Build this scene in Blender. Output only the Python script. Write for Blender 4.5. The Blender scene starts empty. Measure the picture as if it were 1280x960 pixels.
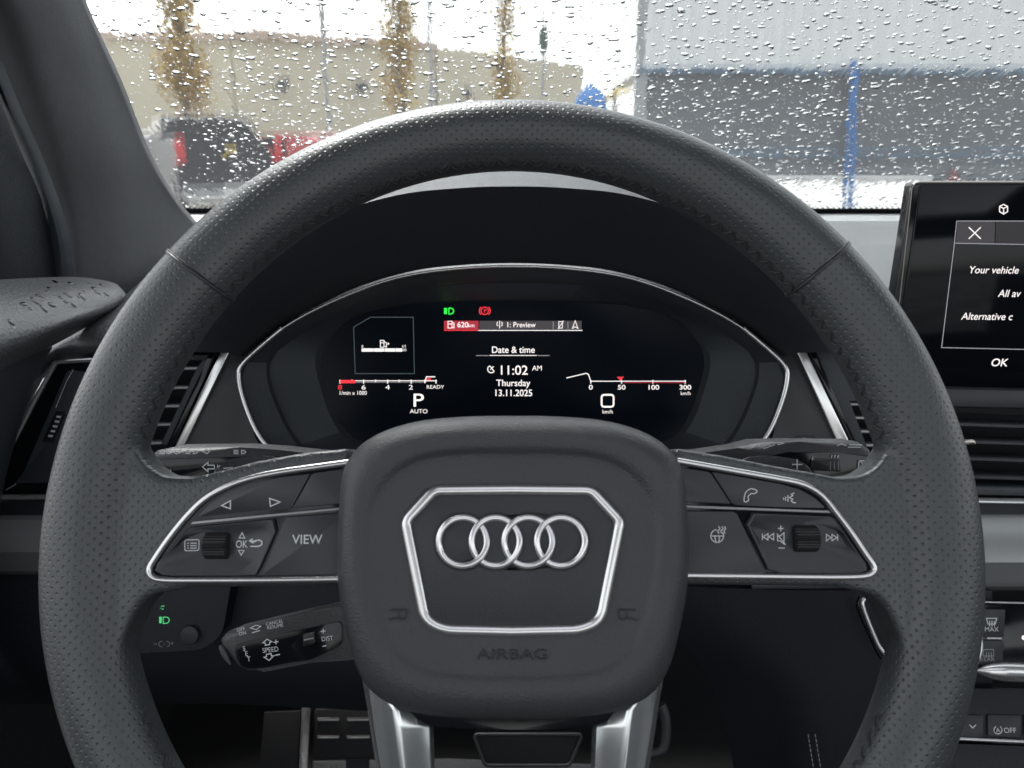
import bpy, bmesh, math, random
from mathutils import Vector, Matrix
random.seed(7)
R = math.radians
S = bpy.context.scene
COL = S.collection
# ------------------------------------------------------------------ camera
CAMZ = 1.35; PITCH = R(16.7); F = 1000.0
CAM = Vector((0, 0, CAMZ))
FWD = Vector((0, math.cos(PITCH), -math.sin(PITCH)))
UP = Vector((0, math.sin(PITCH), math.cos(PITCH)))
RT = Vector((1, 0, 0))
cd = bpy.data.cameras.new('camera'); cam = bpy.data.objects.new('camera', cd); COL.objects.link(cam)
cam.location = CAM; cam.rotation_euler = (R(90) - PITCH, 0, 0)
cd.sensor_width = 36; cd.lens = 36 * F / 1280; cd.clip_start = 0.01; cd.clip_end = 2000
cd.dof.use_dof = True; cd.dof.focus_distance = 0.42; cd.dof.aperture_fstop = 21
S.camera = cam
def ray(px, py): return FWD + RT * ((px - 640) / F) + UP * ((480 - py) / F)
def D(px, py, d): return CAM + ray(px, py) * d            # point at camera depth d (metres)
class Frame:
    """a plane with its own place and lean: tilt = top leans away, yaw = turned about z"""
    def __init__(s, px, py, d, tilt=0, yaw=0, roll=0):
        s.o = D(px, py, d)
        rot = Matrix.Rotation(R(yaw), 3, 'Z') @ Matrix.Rotation(R(-tilt), 3, 'X') @ Matrix.Rotation(R(roll), 3, 'Y')
        s.x = rot @ Vector((1, 0, 0)); s.y = rot @ Vector((0, 0, 1)); s.z = rot @ Vector((0, -1, 0))
        s.m = Matrix(((s.x.x, s.y.x, s.z.x, s.o.x), (s.x.y, s.y.y, s.z.y, s.o.y), (s.x.z, s.y.z, s.z.z, s.o.z), (0, 0, 0, 1)))
        s.mi = s.m.inverted()
    def l(s, px, py, h=0):
        r = ray(px, py); t = (s.o + s.z * h - CAM).dot(s.z) / r.dot(s.z)
        v = s.mi @ (CAM + r * t); return (v.x, v.y)
    def w(s, x, y, h=0): return s.o + s.x * x + s.y * y + s.z * h
    def W(s, px, py, h=0):
        x, y = s.l(px, py, h); return s.w(x, y, h)
    def mpp(s, px, py, h=0):
        a = s.W(px - 5, py, h); b = s.W(px + 5, py, h); return (a - b).length / 10
# ------------------------------------------------------------------ materials
def nodes(m): return m.node_tree.nodes, m.node_tree.links
def mat(name, col, rough=.5, metal=0, grain=0, gscale=900, var=0, vscale=20, coat=0, spec=.5, rvar=0, sheen=0):
    m = bpy.data.materials.new(name); m.use_nodes = True; n, k = nodes(m); b = n['Principled BSDF']
    b.inputs['Base Color'].default_value = (*col, 1); b.inputs['Roughness'].default_value = rough
    b.inputs['Metallic'].default_value = metal; b.inputs['Coat Weight'].default_value = coat
    b.inputs['Coat Roughness'].default_value = .05; b.inputs['Specular IOR Level'].default_value = spec
    tc = n.new('ShaderNodeTexCoord')
    if var:
        t = n.new('ShaderNodeTexNoise'); t.inputs['Scale'].default_value = vscale; t.inputs['Detail'].default_value = 5
        k.new(tc.outputs['Object'], t.inputs['Vector'])
        r = n.new('ShaderNodeMapRange'); r.inputs[3].default_value = 1 - var; r.inputs[4].default_value = 1 + var
        k.new(t.outputs['Fac'], r.inputs[0]); mm = n.new('ShaderNodeVectorMath'); mm.operation = 'SCALE'
        mm.inputs[0].default_value = col; k.new(r.outputs[0], mm.inputs['Scale']); k.new(mm.outputs[0], b.inputs['Base Color'])
    if rvar:
        t = n.new('ShaderNodeTexNoise'); t.inputs['Scale'].default_value = vscale * 2; t.inputs['Detail'].default_value = 6
        k.new(tc.outputs['Object'], t.inputs['Vector'])
        r = n.new('ShaderNodeMapRange'); r.inputs[1].default_value = .3; r.inputs[2].default_value = .7
        r.inputs[3].default_value = max(0, rough - rvar); r.inputs[4].default_value = rough + rvar
        k.new(t.outputs['Fac'], r.inputs[0]); k.new(r.outputs[0], b.inputs['Roughness'])
    if grain:
        t = n.new('ShaderNodeTexVoronoi'); t.inputs['Scale'].default_value = gscale; t.feature = 'SMOOTH_F1'
        k.new(tc.outputs['Object'], t.inputs['Vector'])
        bp = n.new('ShaderNodeBump'); bp.inputs['Distance'].default_value = grain; bp.inputs['Strength'].default_value = .8
        k.new(t.outputs['Distance'], bp.inputs['Height']); k.new(bp.outputs[0], b.inputs['Normal'])
    return m
def emat(name, col, s=1.0):
    m = bpy.data.materials.new(name); m.use_nodes = True; n, k = nodes(m); b = n['Principled BSDF']
    b.inputs['Base Color'].default_value = (.01, .01, .01, 1); b.inputs['Emission Color'].default_value = (*col, 1)
    b.inputs['Emission Strength'].default_value = s; b.inputs['Roughness'].default_value = .5; return m
M = {}
M['soft'] = mat('soft_touch', (.044, .052, .060), .55, grain=.00025, gscale=1100, var=.1)
M['pad'] = mat('pebbled_pad', (.062, .066, .070), .45, spec=.9, grain=.0006, gscale=520, var=.1)
M['smooth'] = mat('smooth_plastic', (.030, .034, .038), .42, grain=.00008, gscale=2500, var=.08, rvar=.05)
M['airbag'] = mat('airbag_plastic', (.047, .050, .053), .42, grain=.00022, gscale=1500, var=.08, vscale=14, rvar=.08)
M['dark'] = mat('dark_plastic', (.010, .0135, .019), .6, grain=.0002, gscale=1200)
M['hood'] = mat('binnacle', (.024, .028, .034), .6, grain=.0005, gscale=1300)
M['black'] = mat('deep_black', (.005, .007, .010), .75)
M['piano'] = mat('piano_black', (.006, .007, .009), .12, rvar=.04, vscale=60, spec=.4)
M['chrome'] = mat('satin_chrome', (.80, .80, .79), .26, metal=.9)
M['bright'] = mat('polished_chrome', (.86, .86, .86), .24, metal=.78)
M['alu'] = mat('brushed_aluminium', (.80, .82, .83), .24, metal=.9, var=.02, vscale=10)
M['darkchrome'] = mat('dark_chrome', (.35, .33, .31), .22, metal=1)
M['decor'] = mat('grey_decor', (.34, .35, .35), .38, metal=.5, grain=.00005, gscale=3000)
M['stalk'] = mat('stalk_plastic', (.035, .037, .040), .42, grain=.0003, gscale=1500, rvar=.08, vscale=120)
M['fabric'] = mat('pillar_cloth', (.082, .084, .088), .9, grain=.0004, gscale=1500, var=.12, vscale=120)
M['carpet'] = mat('carpet', (.005, .0055, .006), .95, grain=.001, gscale=700)
M['button'] = mat('button_plastic', (.036, .040, .045), .36, grain=.00005, gscale=3000)
M['knurl'] = mat('knurled_rubber', (.012, .012, .013), .45)
M['thread'] = mat('thread', (.030, .032, .035), .6)
M['print'] = mat('white_print', (.70, .72, .74), .5)
M['printdim'] = mat('grey_print', (.30, .31, .32), .5)
M['emboss'] = mat('emboss_shade', (.030, .032, .034), .45, spec=.3)  # cover plastic darkened, its colour stands in for shade on the raised marks
M['pedal'] = mat('pedal_steel', (.34, .32, .30), .35, metal=1, rvar=.1, vscale=60)
M['rubber'] = mat('rubber', (.010, .010, .011), .7)
M['white'] = emat('lit_white', (1, .93, .92), .42)
M['whitedim'] = emat('lit_grey', (.5, .5, .55), .28)
M['line'] = emat('lit_line', (.18, .26, .30), .13)
M['red'] = emat('lit_red', (1, .04, .06), .38)
M['redfill'] = emat('lit_dark_red', (.5, .03, .05), .32)
M['green'] = emat('lit_green', (.03, 1, .08), .36)
M['greendim'] = emat('lit_dim_green', (.10, .75, .25), .3)
M['barfill'] = emat('lit_bar', (.05, .045, .05), .4)
m = mat('display_glass', (.0025, .006, .012), .2, spec=.12); M['screen'] = m
m = mat('touch_glass', (.004, .005, .008), .08, spec=.25); M['touch'] = m
# perforated leather: dimple lattice on the unrolled skin
m = mat('perforated_leather', (.055, .061, .063), .36, spec=.7, var=.05, vscale=25, rvar=.04); M['leather'] = m
n, k = nodes(m); b = n['Principled BSDF']
at = n.new('ShaderNodeAttribute'); at.attribute_name = 'skin'
P = .0040
def lattice(off):
    a = n.new('ShaderNodeVectorMath'); a.operation = 'MULTIPLY_ADD'; a.inputs[1].default_value = (1/P, 1/P, 0); a.inputs[2].default_value = (off, off, 0)
    k.new(at.outputs['Vector'], a.inputs[0])
    f = n.new('ShaderNodeVectorMath'); f.operation = 'FRACTION'; k.new(a.outputs[0], f.inputs[0])
    s = n.new('ShaderNodeVectorMath'); s.operation = 'SUBTRACT'; s.inputs[1].default_value = (.5, .5, 0); k.new(f.outputs[0], s.inputs[0])
    q = n.new('ShaderNodeVectorMath'); q.operation = 'MULTIPLY'; q.inputs[1].default_value = (1, 1, 0); k.new(s.outputs[0], q.inputs[0])
    l = n.new('ShaderNodeVectorMath'); l.operation = 'LENGTH'; k.new(q.outputs[0], l.inputs[0]); return l.outputs['Value']
mn = n.new('ShaderNodeMath'); mn.operation = 'MINIMUM'; k.new(lattice(0), mn.inputs[0]); k.new(lattice(.5), mn.inputs[1])
r = n.new('ShaderNodeMapRange'); r.interpolation_type = 'SMOOTHSTEP'; r.inputs[1].default_value = .03; r.inputs[2].default_value = .19
k.new(mn.outputs[0], r.inputs[0])
bp = n.new('ShaderNodeBump'); bp.inputs['Distance'].default_value = .00055; bp.inputs['Strength'].default_value = .38
k.new(r.outputs[0], bp.inputs['Height'])
tc = n.new('ShaderNodeTexCoord'); vo = n.new('ShaderNodeTexVoronoi'); vo.inputs['Scale'].default_value = 1300; k.new(tc.outputs['Object'], vo.inputs['Vector'])
b2 = n.new('ShaderNodeBump'); b2.inputs['Distance'].default_value = .0001; b2.inputs['Strength'].default_value = .6
k.new(vo.outputs['Distance'], b2.inputs['Height']); k.new(bp.outputs[0], b2.inputs['Normal']); k.new(b2.outputs[0], b.inputs['Normal'])
src = b.inputs['Base Color'].links[0].from_socket
r2 = n.new('ShaderNodeMapRange'); r2.inputs[1].default_value = .04; r2.inputs[2].default_value = .13; r2.inputs[3].default_value = .6; r2.inputs[4].default_value = 1
k.new(mn.outputs[0], r2.inputs[0]); sc = n.new('ShaderNodeVectorMath'); sc.operation = 'SCALE'
k.new(src, sc.inputs[0]); k.new(r2.outputs[0], sc.inputs['Scale']); k.new(sc.outputs[0], b.inputs['Base Color'])
# ------------------------------------------------------------------ object helpers
def root_of(o):
    while o.parent: o = o.parent
    return o
def thing(name, label, cat, loc, group=None, mtx=None):
    o = bpy.data.objects.new(name, None); COL.objects.link(o); o.empty_display_size = .02
    if mtx is not None: o.matrix_world = mtx; o['mi'] = 0
    else: o.location = loc
    o['label'] = label; o['category'] = cat
    if group: o['group'] = group
    if 'mi' in o: del o['mi']
    return o
def tag(o, label=None, cat=None, group=None, kind=None):
    if label: o['label'] = label
    if cat: o['category'] = cat
    if group: o['group'] = group
    if kind: o['kind'] = kind
    return o
def link(name, me, material, parent=None, smooth=True, ang=35):
    """me is in world coordinates; it is stored in its thing's own space"""
    if parent is not None:
        rt = root_of(parent)
        mw = Matrix.LocRotScale(rt.location, rt.rotation_euler, None) if rt.rotation_mode != 'QUATERNION' else rt.matrix_world
        me.transform(mw.inverted())
    o = bpy.data.objects.new(name, me); me.name = name
    COL.objects.link(o)
    if parent is not None: o.parent = parent
    if material is not None: me.materials.append(material)
    if smooth and len(me.polygons):
        me.polygons.foreach_set('use_smooth', [True] * len(me.polygons))
        me.set_sharp_from_angle(angle=R(ang))
    return o
def from_bm(bm, recalc=True):
    if recalc: bmesh.ops.recalc_face_normals(bm, faces=bm.faces)
    me = bpy.data.meshes.new('m'); bm.to_mesh(me); bm.free(); return me
def catmull(pts, n=6, closed=True):
    out = []; N = len(pts)
    rng = range(N) if closed else range(N - 1)
    for i in rng:
        g = (lambda j: pts[j % N]) if closed else (lambda j: pts[min(max(j, 0), N - 1)])
        p0, p1, p2, p3 = g(i - 1), g(i), g(i + 1), g(i + 2)
        for s in range(n):
            t = s / n
            out.append(tuple(.5 * (2 * b + (c - a) * t + (2 * a - 5 * b + 4 * c - d) * t * t + (3 * b - a - 3 * c + d) * t ** 3) for a, b, c, d in zip(p0, p1, p2, p3)))
    if not closed: out.append(tuple(pts[-1]))
    return out
def rounded(pts, r, seg=5):
    out = []; N = len(pts)
    for i in range(N):
        a, b, c = Vector(pts[i - 1]), Vector(pts[i]), Vector(pts[(i + 1) % N])
        da, dc = (a - b), (c - b); rr = r[i] if isinstance(r, (list, tuple)) else r
        q = min(rr, da.length * .48, dc.length * .48)
        p1, p2 = b + da.normalized() * q, b + dc.normalized() * q
        for s in range(seg + 1):
            t = s / seg; out.append(tuple(p1 * (1 - t) ** 2 + b * 2 * t * (1 - t) + p2 * t * t))
    return out
def plate(name, poly, fr, z0, z1, material, parent=None, bevel=0, seg=2, project_at=None, ang=35):
    """polygon (pixels) laid on plane fr at height z1 and extruded back to z0"""
    loc = [fr.l(x, y, z1 if project_at is None else project_at) for x, y in poly]
    bm = bmesh.new()
    f = [bm.verts.new(fr.w(x, y, z1)) for x, y in loc]; b = [bm.verts.new(fr.w(x, y, z0)) for x, y in loc]
    N = len(f); top = bm.faces.new(f); bm.faces.new(b[::-1])
    for i in range(N): bm.faces.new((f[i - 1], f[i], b[i], b[i - 1]))
    if bevel:
        bmesh.ops.bevel(bm, geom=list(top.edges), offset=bevel, segments=seg, profile=.5, affect='EDGES', clamp_overlap=True)
    return link(name, from_bm(bm), material, parent, ang=ang)
def loft(name, rings, material, parent=None, cap0=False, cap1=True, closed=True, ang=40, thick=0):
    bm = bmesh.new(); vs = [[bm.verts.new(p) for p in r] for r in rings]; N = len(rings[0])
    for a, b in zip(vs, vs[1:]):
        for i in range(N if closed else N - 1):
            j = (i + 1) % N; bm.faces.new((a[i], a[j], b[j], b[i]))
    for do, r in ((cap0, vs[0]), (cap1, vs[-1])):
        if do:
            c = bm.verts.new(sum((v.co for v in r), Vector()) / N)
            for i in range(N): bm.faces.new((r[i], r[(i + 1) % N], c))
    if thick:
        bmesh.ops.recalc_face_normals(bm, faces=bm.faces); bmesh.ops.solidify(bm, geom=list(bm.faces), thickness=thick)
    return link(name, from_bm(bm), material, parent, ang=ang)
def sweep_mesh(path, prof, closed=False, up=None):
    """path: world points; prof: list of (side, up) offsets; returns bmesh"""
    bm = bmesh.new(); N = len(path); rings = []
    for i, p in enumerate(path):
        a = path[(i - 1) % N] if closed or i > 0 else path[i]; c = path[(i + 1) % N] if closed or i < N - 1 else path[i]
        t = (Vector(c) - Vector(a)).normalized(); u = up or Vector((0, 0, 1)); s = t.cross(u)
        if s.length < 1e-4: s = t.cross(Vector((1, 0, 0)))
        s.normalize(); v = s.cross(t)
        rings.append([bm.verts.new(Vector(p) + s * q[0] + v * q[1]) for q in prof])
    K = len(prof)
    for i in range(N if closed else N - 1):
        a, b = rings[i], rings[(i + 1) % N]
        for j in range(K): bm.faces.new((a[j], a[(j + 1) % K], b[(j + 1) % K], b[j]))
    if not closed: bm.faces.new(rings[0][::-1]); bm.faces.new(rings[-1])
    return bm
def circ(a, b=None, n=10): b = b or a; return [(a * math.cos(2 * math.pi * i / n), b * math.sin(2 * math.pi * i / n)) for i in range(n)]
def sweep(name, path, prof, material, parent=None, closed=False, up=None, ang=50):
    return link(name, from_bm(sweep_mesh(path, prof, closed, up)), material, parent, ang=ang)
def join_bms(bms):
    out = bmesh.new()
    for b in bms:
        me = bpy.data.meshes.new('t'); b.to_mesh(me); b.free(); out.from_mesh(me); bpy.data.meshes.remove(me)
    return out
def trim(name, pxpath, fr, h, w, d, material, parent=None, closed=False, n=10):
    pts = [fr.W(x, y, h) for x, y in pxpath]
    return sweep(name, pts, circ(w, d, n), material, parent, closed, up=fr.z)
def ribbons(bm, lines, wpx, fr, z):
    for li, ln in enumerate(lines):
        closed = len(ln) > 2 and ln[0] == ln[-1]; pts = ln[:-1] if closed else ln
        zz = z + .00002 * li
        L = [Vector(fr.l(x, y, zz)) for x, y in pts]; N = len(L); w = wpx * fr.mpp(*pts[0], zz) / 2
        top = []
        for i in range(N):
            a = L[i - 1] if closed or i else None; c = L[(i + 1) % N] if closed or i < N - 1 else None
            d1 = (L[i] - a).normalized() if a is not None else None; d2 = (c - L[i]).normalized() if c is not None else None
            if d1 is None: d1 = d2
            if d2 is None: d2 = d1
            t = (d1 + d2); t = t.normalized() if t.length > 1e-6 else d1
            nn = Vector((-t.y, t.x)); kf = 1 / max(.4, nn.dot(Vector((-d1.y, d1.x))))
            e1, e2 = L[i] + nn * w * kf, L[i] - nn * w * kf
            top.append((bm.verts.new(fr.w(e1.x, e1.y, zz)), bm.verts.new(fr.w(e2.x, e2.y, zz))))
        for i in range(N if closed else N - 1):
            a, b = top[i], top[(i + 1) % N]; bm.faces.new((a[0], b[0], b[1], a[1]))
def strokes(name, lines, wpx, fr, z, material, parent):
    bm = bmesh.new(); ribbons(bm, lines, wpx, fr, z); me = from_bm(bm, False)
    return link(name, me, material, parent, smooth=False)
def fills(name, polys, fr, z, material, parent):
    bm = bmesh.new()
    for i, p in enumerate(polys):
        bm.faces.new([bm.verts.new(fr.W(x, y, z + .00002 * i)) for x, y in p])
    return link(name, from_bm(bm, False), material, parent, smooth=False)
def text(name, s, px, py, hpx, fr, z, material, parent, align='CENTER', wide=1.0, bold=0, shear=0, depth=0, rot=0):
    """px,py = left/centre and middle of the capital letters; hpx = capital height"""
    c = bpy.data.curves.new('t', 'FONT'); c.body = s; c.align_x = align; c.size = 1; c.offset = bold; c.shear = shear; c.extrude = depth
    o = bpy.data.objects.new('t', c); COL.objects.link(o); bpy.context.view_layer.update()
    me = bpy.data.meshes.new_from_object(o.evaluated_get(bpy.context.evaluated_depsgraph_get()))
    bpy.data.objects.remove(o); bpy.data.curves.remove(c)
    sc = hpx * fr.mpp(px, py, z) / .66
    x, y = fr.l(px, py, z)
    cr, sr = math.cos(R(rot)), math.sin(R(rot))
    for v in me.vertices:
        a, b = v.co.x * sc * wide, (v.co.y - .35) * sc
        v.co = fr.w(x + a * cr - b * sr, y + a * sr + b * cr, z + v.co.z * sc)
    return link(name, me, material, parent, smooth=False)
def arc(cx, cy, rx, a0, a1, n=10, ry=None):
    ry = ry or rx
    return [(cx + rx * math.cos(R(a0 + (a1 - a0) * i / n)), cy - ry * math.sin(R(a0 + (a1 - a0) * i / n))) for i in range(n + 1)]
def grid(name, rows, material, parent=None, sub=3, thick=.004, ang=60):
    """rows of (px,py,depth) points -> smooth sheet with thickness"""
    bm = bmesh.new()
    cr = [catmull(r, sub, False) for r in rows]
    cols = [catmull([r[i] for r in cr], sub, False) for i in range(len(cr[0]))]
    vs = [[bm.verts.new(D(*p)) for p in c] for c in cols]
    for a, b in zip(vs, vs[1:]):
        for i in range(len(a) - 1): bm.faces.new((a[i], a[i + 1], b[i + 1], b[i]))
    c0 = vs[len(vs)//2][len(vs[0])//2].co
    bmesh.ops.recalc_face_normals(bm, faces=bm.faces)
    bm.faces.ensure_lookup_table(); f = bm.faces[len(bm.faces)//2]
    if f.normal.dot(CAM - f.calc_center_median()) < 0: bmesh.ops.reverse_faces(bm, faces=list(bm.faces))
    if thick:
        ex = bmesh.new(); bm.normal_update()
        off = {v: v.co - v.normal * thick for v in bm.verts}
        bd = [e for e in bm.edges if e.is_boundary]
        mp = {v: bm.verts.new(off[v]) for v in list(bm.verts)}
        for f in list(bm.faces): bm.faces.new([mp[v] for v in reversed(f.verts)])
        for e in bd: bm.faces.new((e.verts[0], e.verts[1], mp[e.verts[1]], mp[e.verts[0]]))
        ex.free()
    return link(name, from_bm(bm), material, parent, ang=ang)
def box_bm(bm, c, s, mtx=None):
    m = Matrix.Translation(c) @ (mtx or Matrix()) @ Matrix.Diagonal((*s, 1)); return bmesh.ops.create_cube(bm, size=1, matrix=m)
def gridpts(poly, k=1.0): return poly
# ================================================================== STEERING WHEEL
WH = Frame(640, 690, .314, tilt=22.4)
wheel = thing('steering_wheel', 'black perforated leather steering wheel in front of the driver', 'steering wheel', None, mtx=WH.m)
bpy.context.view_layer.update()
wheel.rotation_mode = 'XYZ'
RO = .1838
def rim_dims(a):                                           # a = angle, 90 deg = top
    t = max(0, math.sin(a)); ri = .0166 - .0022 * t ** 3; return RO - ri, ri, .0142
def rim_pt(a, ph, k=1.0):
    rc, ri, rz = rim_dims(a); rho = rc + ri * k * math.sin(ph); return WH.w(rho * math.cos(a), rho * math.sin(a), rz * k * math.cos(ph))
bm = bmesh.new(); NA, NP = 260, 28; rings = []
for i in range(NA):
    a = 2 * math.pi * i / NA; rings.append([bm.verts.new(rim_pt(a, 2 * math.pi * j / NP)) for j in range(NP)])
for i in range(NA):
    p, q = rings[i], rings[(i + 1) % NA]
    for j in range(NP): bm.faces.new((p[j], p[(j + 1) % NP], q[(j + 1) % NP], q[j]))
SPL = [(440, 560), (380, 566), (320, 577), (275, 589), (240, 597), (206, 595), (187, 582), (172, 562), (150, 530), (120, 560), (90, 700), (110, 850), (148, 840), (160, 795), (174, 762), (192, 743), (240, 734), (440, 731)]
SPR = [(842, 560), (900, 569), (960, 581), (1010, 590), (1048, 597), (1076, 594), (1094, 582), (1108, 562), (1130, 530), (1160, 560), (1190, 700), (1160, 850), (1132, 840), (1120, 795), (1106, 762), (1088, 743), (1044, 733), (842, 730)]
for sp in (SPL, SPR):
    f = []; b = []
    for x, y in sp:
        lx, ly = WH.l(x, y, .004); f.append(bm.verts.new(WH.w(lx, ly, .0075))); b.append(bm.verts.new(WH.w(lx, ly, -.011)))
    bm.faces.new(f); bm.faces.new(b[::-1])
    for i in range(len(f)): bm.faces.new((f[i - 1], f[i], b[i], b[i - 1]))
me = from_bm(bm); me.transform(WH.mi)
o = bpy.data.objects.new('tmp', me); COL.objects.link(o)
md = o.modifiers.new('r', 'REMESH'); md.mode = 'VOXEL'; md.voxel_size = .0013; md.adaptivity = 0
md = o.modifiers.new('s', 'SMOOTH'); md.factor = .6; md.iterations = 14
bpy.context.view_layer.update()
me = bpy.data.meshes.new_from_object(o.evaluated_get(bpy.context.evaluated_depsgraph_get())); bpy.data.objects.remove(o)
att = me.attributes.new('skin', 'FLOAT_VECTOR', 'POINT'); vals = []
for v in me.vertices:
    x, y, z = v.co; a = math.atan2(y, x); rho = math.hypot(x, y); rc, ri, rz = rim_dims(a)
    u = rho - rc; ph = math.atan2(u / ri, z / rz); s = ph * (ri + rz) / 2
    spoke = max(0, min(1, (-u / ri - .35) / .5)) * max(0, min(1, (1.15 - abs(math.asin(max(-1, min(1, (y - .012) / .05))) if abs(y - .012) < .05 else 1.6)) * 2)) * (1 if z > 0 else 0)
    s = s * (1 - spoke) + u * spoke
    vals += [(rc + s) * math.cos(a), (rc + s) * math.sin(a), 0]
att.data.foreach_set('vector', vals)
me.transform(WH.m)
rim = link('rim', me, M['leather'], wheel, ang=180)
me.attributes.remove(me.attributes['sharp_edge']) if 'sharp_edge' in me.attributes else None
# seams across the rim
def px_ang(px, py):
    x, y = WH.l(px, py, .008); return math.atan2(y, x)
for (x0, y0, x1, y1) in ((214, 317, 296, 381), (1058, 306, 985, 370)):
    a0 = px_ang(x0, y0); a1 = px_ang(x1, y1); path = []
    for j in range(40):
        ph = 2 * math.pi * j / 40; t = (1 - math.sin(ph)) / 2; path.append(rim_pt(a0 * (1 - t) + a1 * t, ph, 1.0))
    sweep('seam', path, circ(.0005, n=8), M['dark'], rim, True)
    da = .004 if x0 < 640 else -.004
    path = [rim_pt(a0 * (1 - (1 - math.sin(2 * math.pi * j / 40)) / 2) + a1 * (1 - math.sin(2 * math.pi * j / 40)) / 2 + da, 2 * math.pi * j / 40, 1.0) for j in range(40)]
    sweep('seam_fold', path, circ(.0006, n=8), M['leather'], rim, True)
# zigzag stitching along the inner edge
for lo, hi in ((17, 163), (203, 262), (278, 337)):
    bms = []; nst = int((hi - lo) / 1.15)
    for i in range(nst):
        a = R(lo + (hi - lo) * i / nst); a2 = a + R(.95); ph = R(-70)
        q = 1 if i % 2 else -1
        p0 = rim_pt(a, ph + q * .10, 1.015); p1 = rim_pt(a2, ph - q * .10, 1.015); pm = (p0 + p1) / 2
        cpt = rim_pt((a + a2) / 2, ph, .9); pm = pm + (pm - cpt).normalized() * .0006
        bms.append(sweep_mesh([p0, pm, p1], circ(.00036, n=5), False, WH.z))
    link('stitching', from_bm(join_bms(bms)), M['thread'], rim)
# ---- airbag cover
def ring_at(curve, h, centre=(641, 700), n=120):
    c = catmull(curve, 10); loc = [Vector(WH.l(x, y, h)) for x, y in c]; cc = Vector(WH.l(*centre, h)); out = []
    angs = [(math.atan2((p - cc).y, (p - cc).x), (p - cc).length) for p in loc]; angs.sort()
    for i in range(n):
        a = -math.pi + 2 * math.pi * i / n
        lo = max((q for q in angs if q[0] <= a), default=(angs[-1][0] - 2 * math.pi, angs[-1][1])); hi = min((q for q in angs if q[0] > a), default=(angs[0][0] + 2 * math.pi, angs[0][1]))
        t = (a - lo[0]) / (hi[0] - lo[0]); rr = lo[1] * (1 - t) + hi[1] * t
        out.append(Vector((cc.x + rr * math.cos(a), cc.y + rr * math.sin(a))))
    return out, cc
def mirror(half, ax=641): return half + [(2 * ax - x, y) for x, y in half[::-1] if x != ax]
OUT = mirror([(641, 519), (580, 520), (520, 526), (472, 541), (443, 562), (428, 590), (423, 640), (421, 700), (424, 745), (434, 795), (446, 836), (468, 868), (510, 889), (575, 898), (641, 900)])
FACE = mirror([(641, 560), (570, 561), (520, 569), (483, 590), (460, 622), (452, 665), (456, 720), (469, 780), (490, 822), (530, 846), (590, 853), (641, 854)])
ro, co = ring_at(OUT, .014); rf, cf = ring_at(FACE, .030)
def mix(a, b, t): return [p * (1 - t) + q * t for p, q in zip(a, b)]
rings = []
for r_, z in ((mix([co + (p - co) * .96 for p in ro], ro, 0), -.014), ([co + (p - co) * .995 for p in ro], -.002), (ro, .010), (mix(ro, rf, .05), .0165), (mix(ro, rf, .14), .0215), (mix(ro, rf, .30), .0258), (mix(ro, rf, .52), .0285), (mix(ro, rf, .75), .0294), (mix(ro, rf, .92), .0293),
              ([cf + (p - cf) * .985 for p in rf], .0288), ([cf + (p - cf) * .965 for p in rf], .0280), ([cf + (p - cf) * .94 for p in rf], .0275), ([cf + (p - cf) * .88 for p in rf], .0272), ([cf + (p - cf) * .6 for p in rf], .0272), ([cf + (p - cf) * .3 for p in rf], .0272)):
    rings.append([WH.w(p.x, p.y, z) for p in r_])
airbag = loft('airbag_cover', rings, M['airbag'], wheel, ang=70)
ZF = .0272
HEX = mirror([(641, 606), (545, 607), (530, 612), (503, 643), (500, 662), (512, 715), (524, 762), (538, 780), (560, 789), (641, 792)])
plate('badge_plate', HEX, WH, ZF - .002, ZF + .0006, M['smooth'], airbag, bevel=.0004)
hexs = rounded([(641, 612), (543, 613), (507, 652), (531, 775), (555, 787), (641, 789), (727, 787), (751, 775), (775, 652), (739, 613)], [0, 8, 8, 16, 16, 0, 16, 16, 8, 8], 4)
trim('badge_trim', hexs, WH, ZF + .0009, .0019, .0013, M['chrome'], airbag, True, 14)
RINGX = (578.5, 619.5, 660.3, 701.2)
for i, cx in enumerate(RINGX):
    pts = [(cx + 30 * math.cos(2 * math.pi * j / 56), 677 + 30 * math.sin(2 * math.pi * j / 56)) for j in range(56)]
    zz = [ZF + .0022 + .0005 * math.sin(4 * math.pi * j / 56 + (i % 2) * 1.2) for j in range(56)]
    path = [WH.W(p[0], p[1], z) for p, z in zip(pts, zz)]
    sweep('badge_ring', path, circ(.00118, .0008, 16), M['bright'], airbag, True, WH.z)
    # recess shadow lip round the rings
pts = []
for i, cx in enumerate(RINGX):
    a0, a1 = (125, 235) if False else (0, 0)
def lobe(r):
    half = math.degrees(math.acos(20.5 / r)) ; up = []
    for i, cx in enumerate(RINGX):
        s = 180 if i == 0 else 180 - half; e = 0 if i == 3 else half
        up += arc(cx, 677, r, s, e, 12)
    lo = []
    for i, cx in list(enumerate(RINGX))[::-1]:
        s = 0 if i == 3 else -half; e = -180 if i == 0 else -180 + half
        lo += arc(cx, 677, r, s, e, 12)
    return up[:] + lo[1:-1]
plate('badge_recess', lobe(37), WH, ZF - .001, ZF + .0009, M['emboss'], airbag, bevel=.0002)
plate('badge_base', lobe(34), WH, ZF - .001, ZF + .0014, M['smooth'], airbag, bevel=.0003)
text('airbag_lettering', 'AIRBAG', 641, 818, 12, WH, ZF + .0003, M['emboss'], airbag, wide=1.42, depth=.07)
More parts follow.
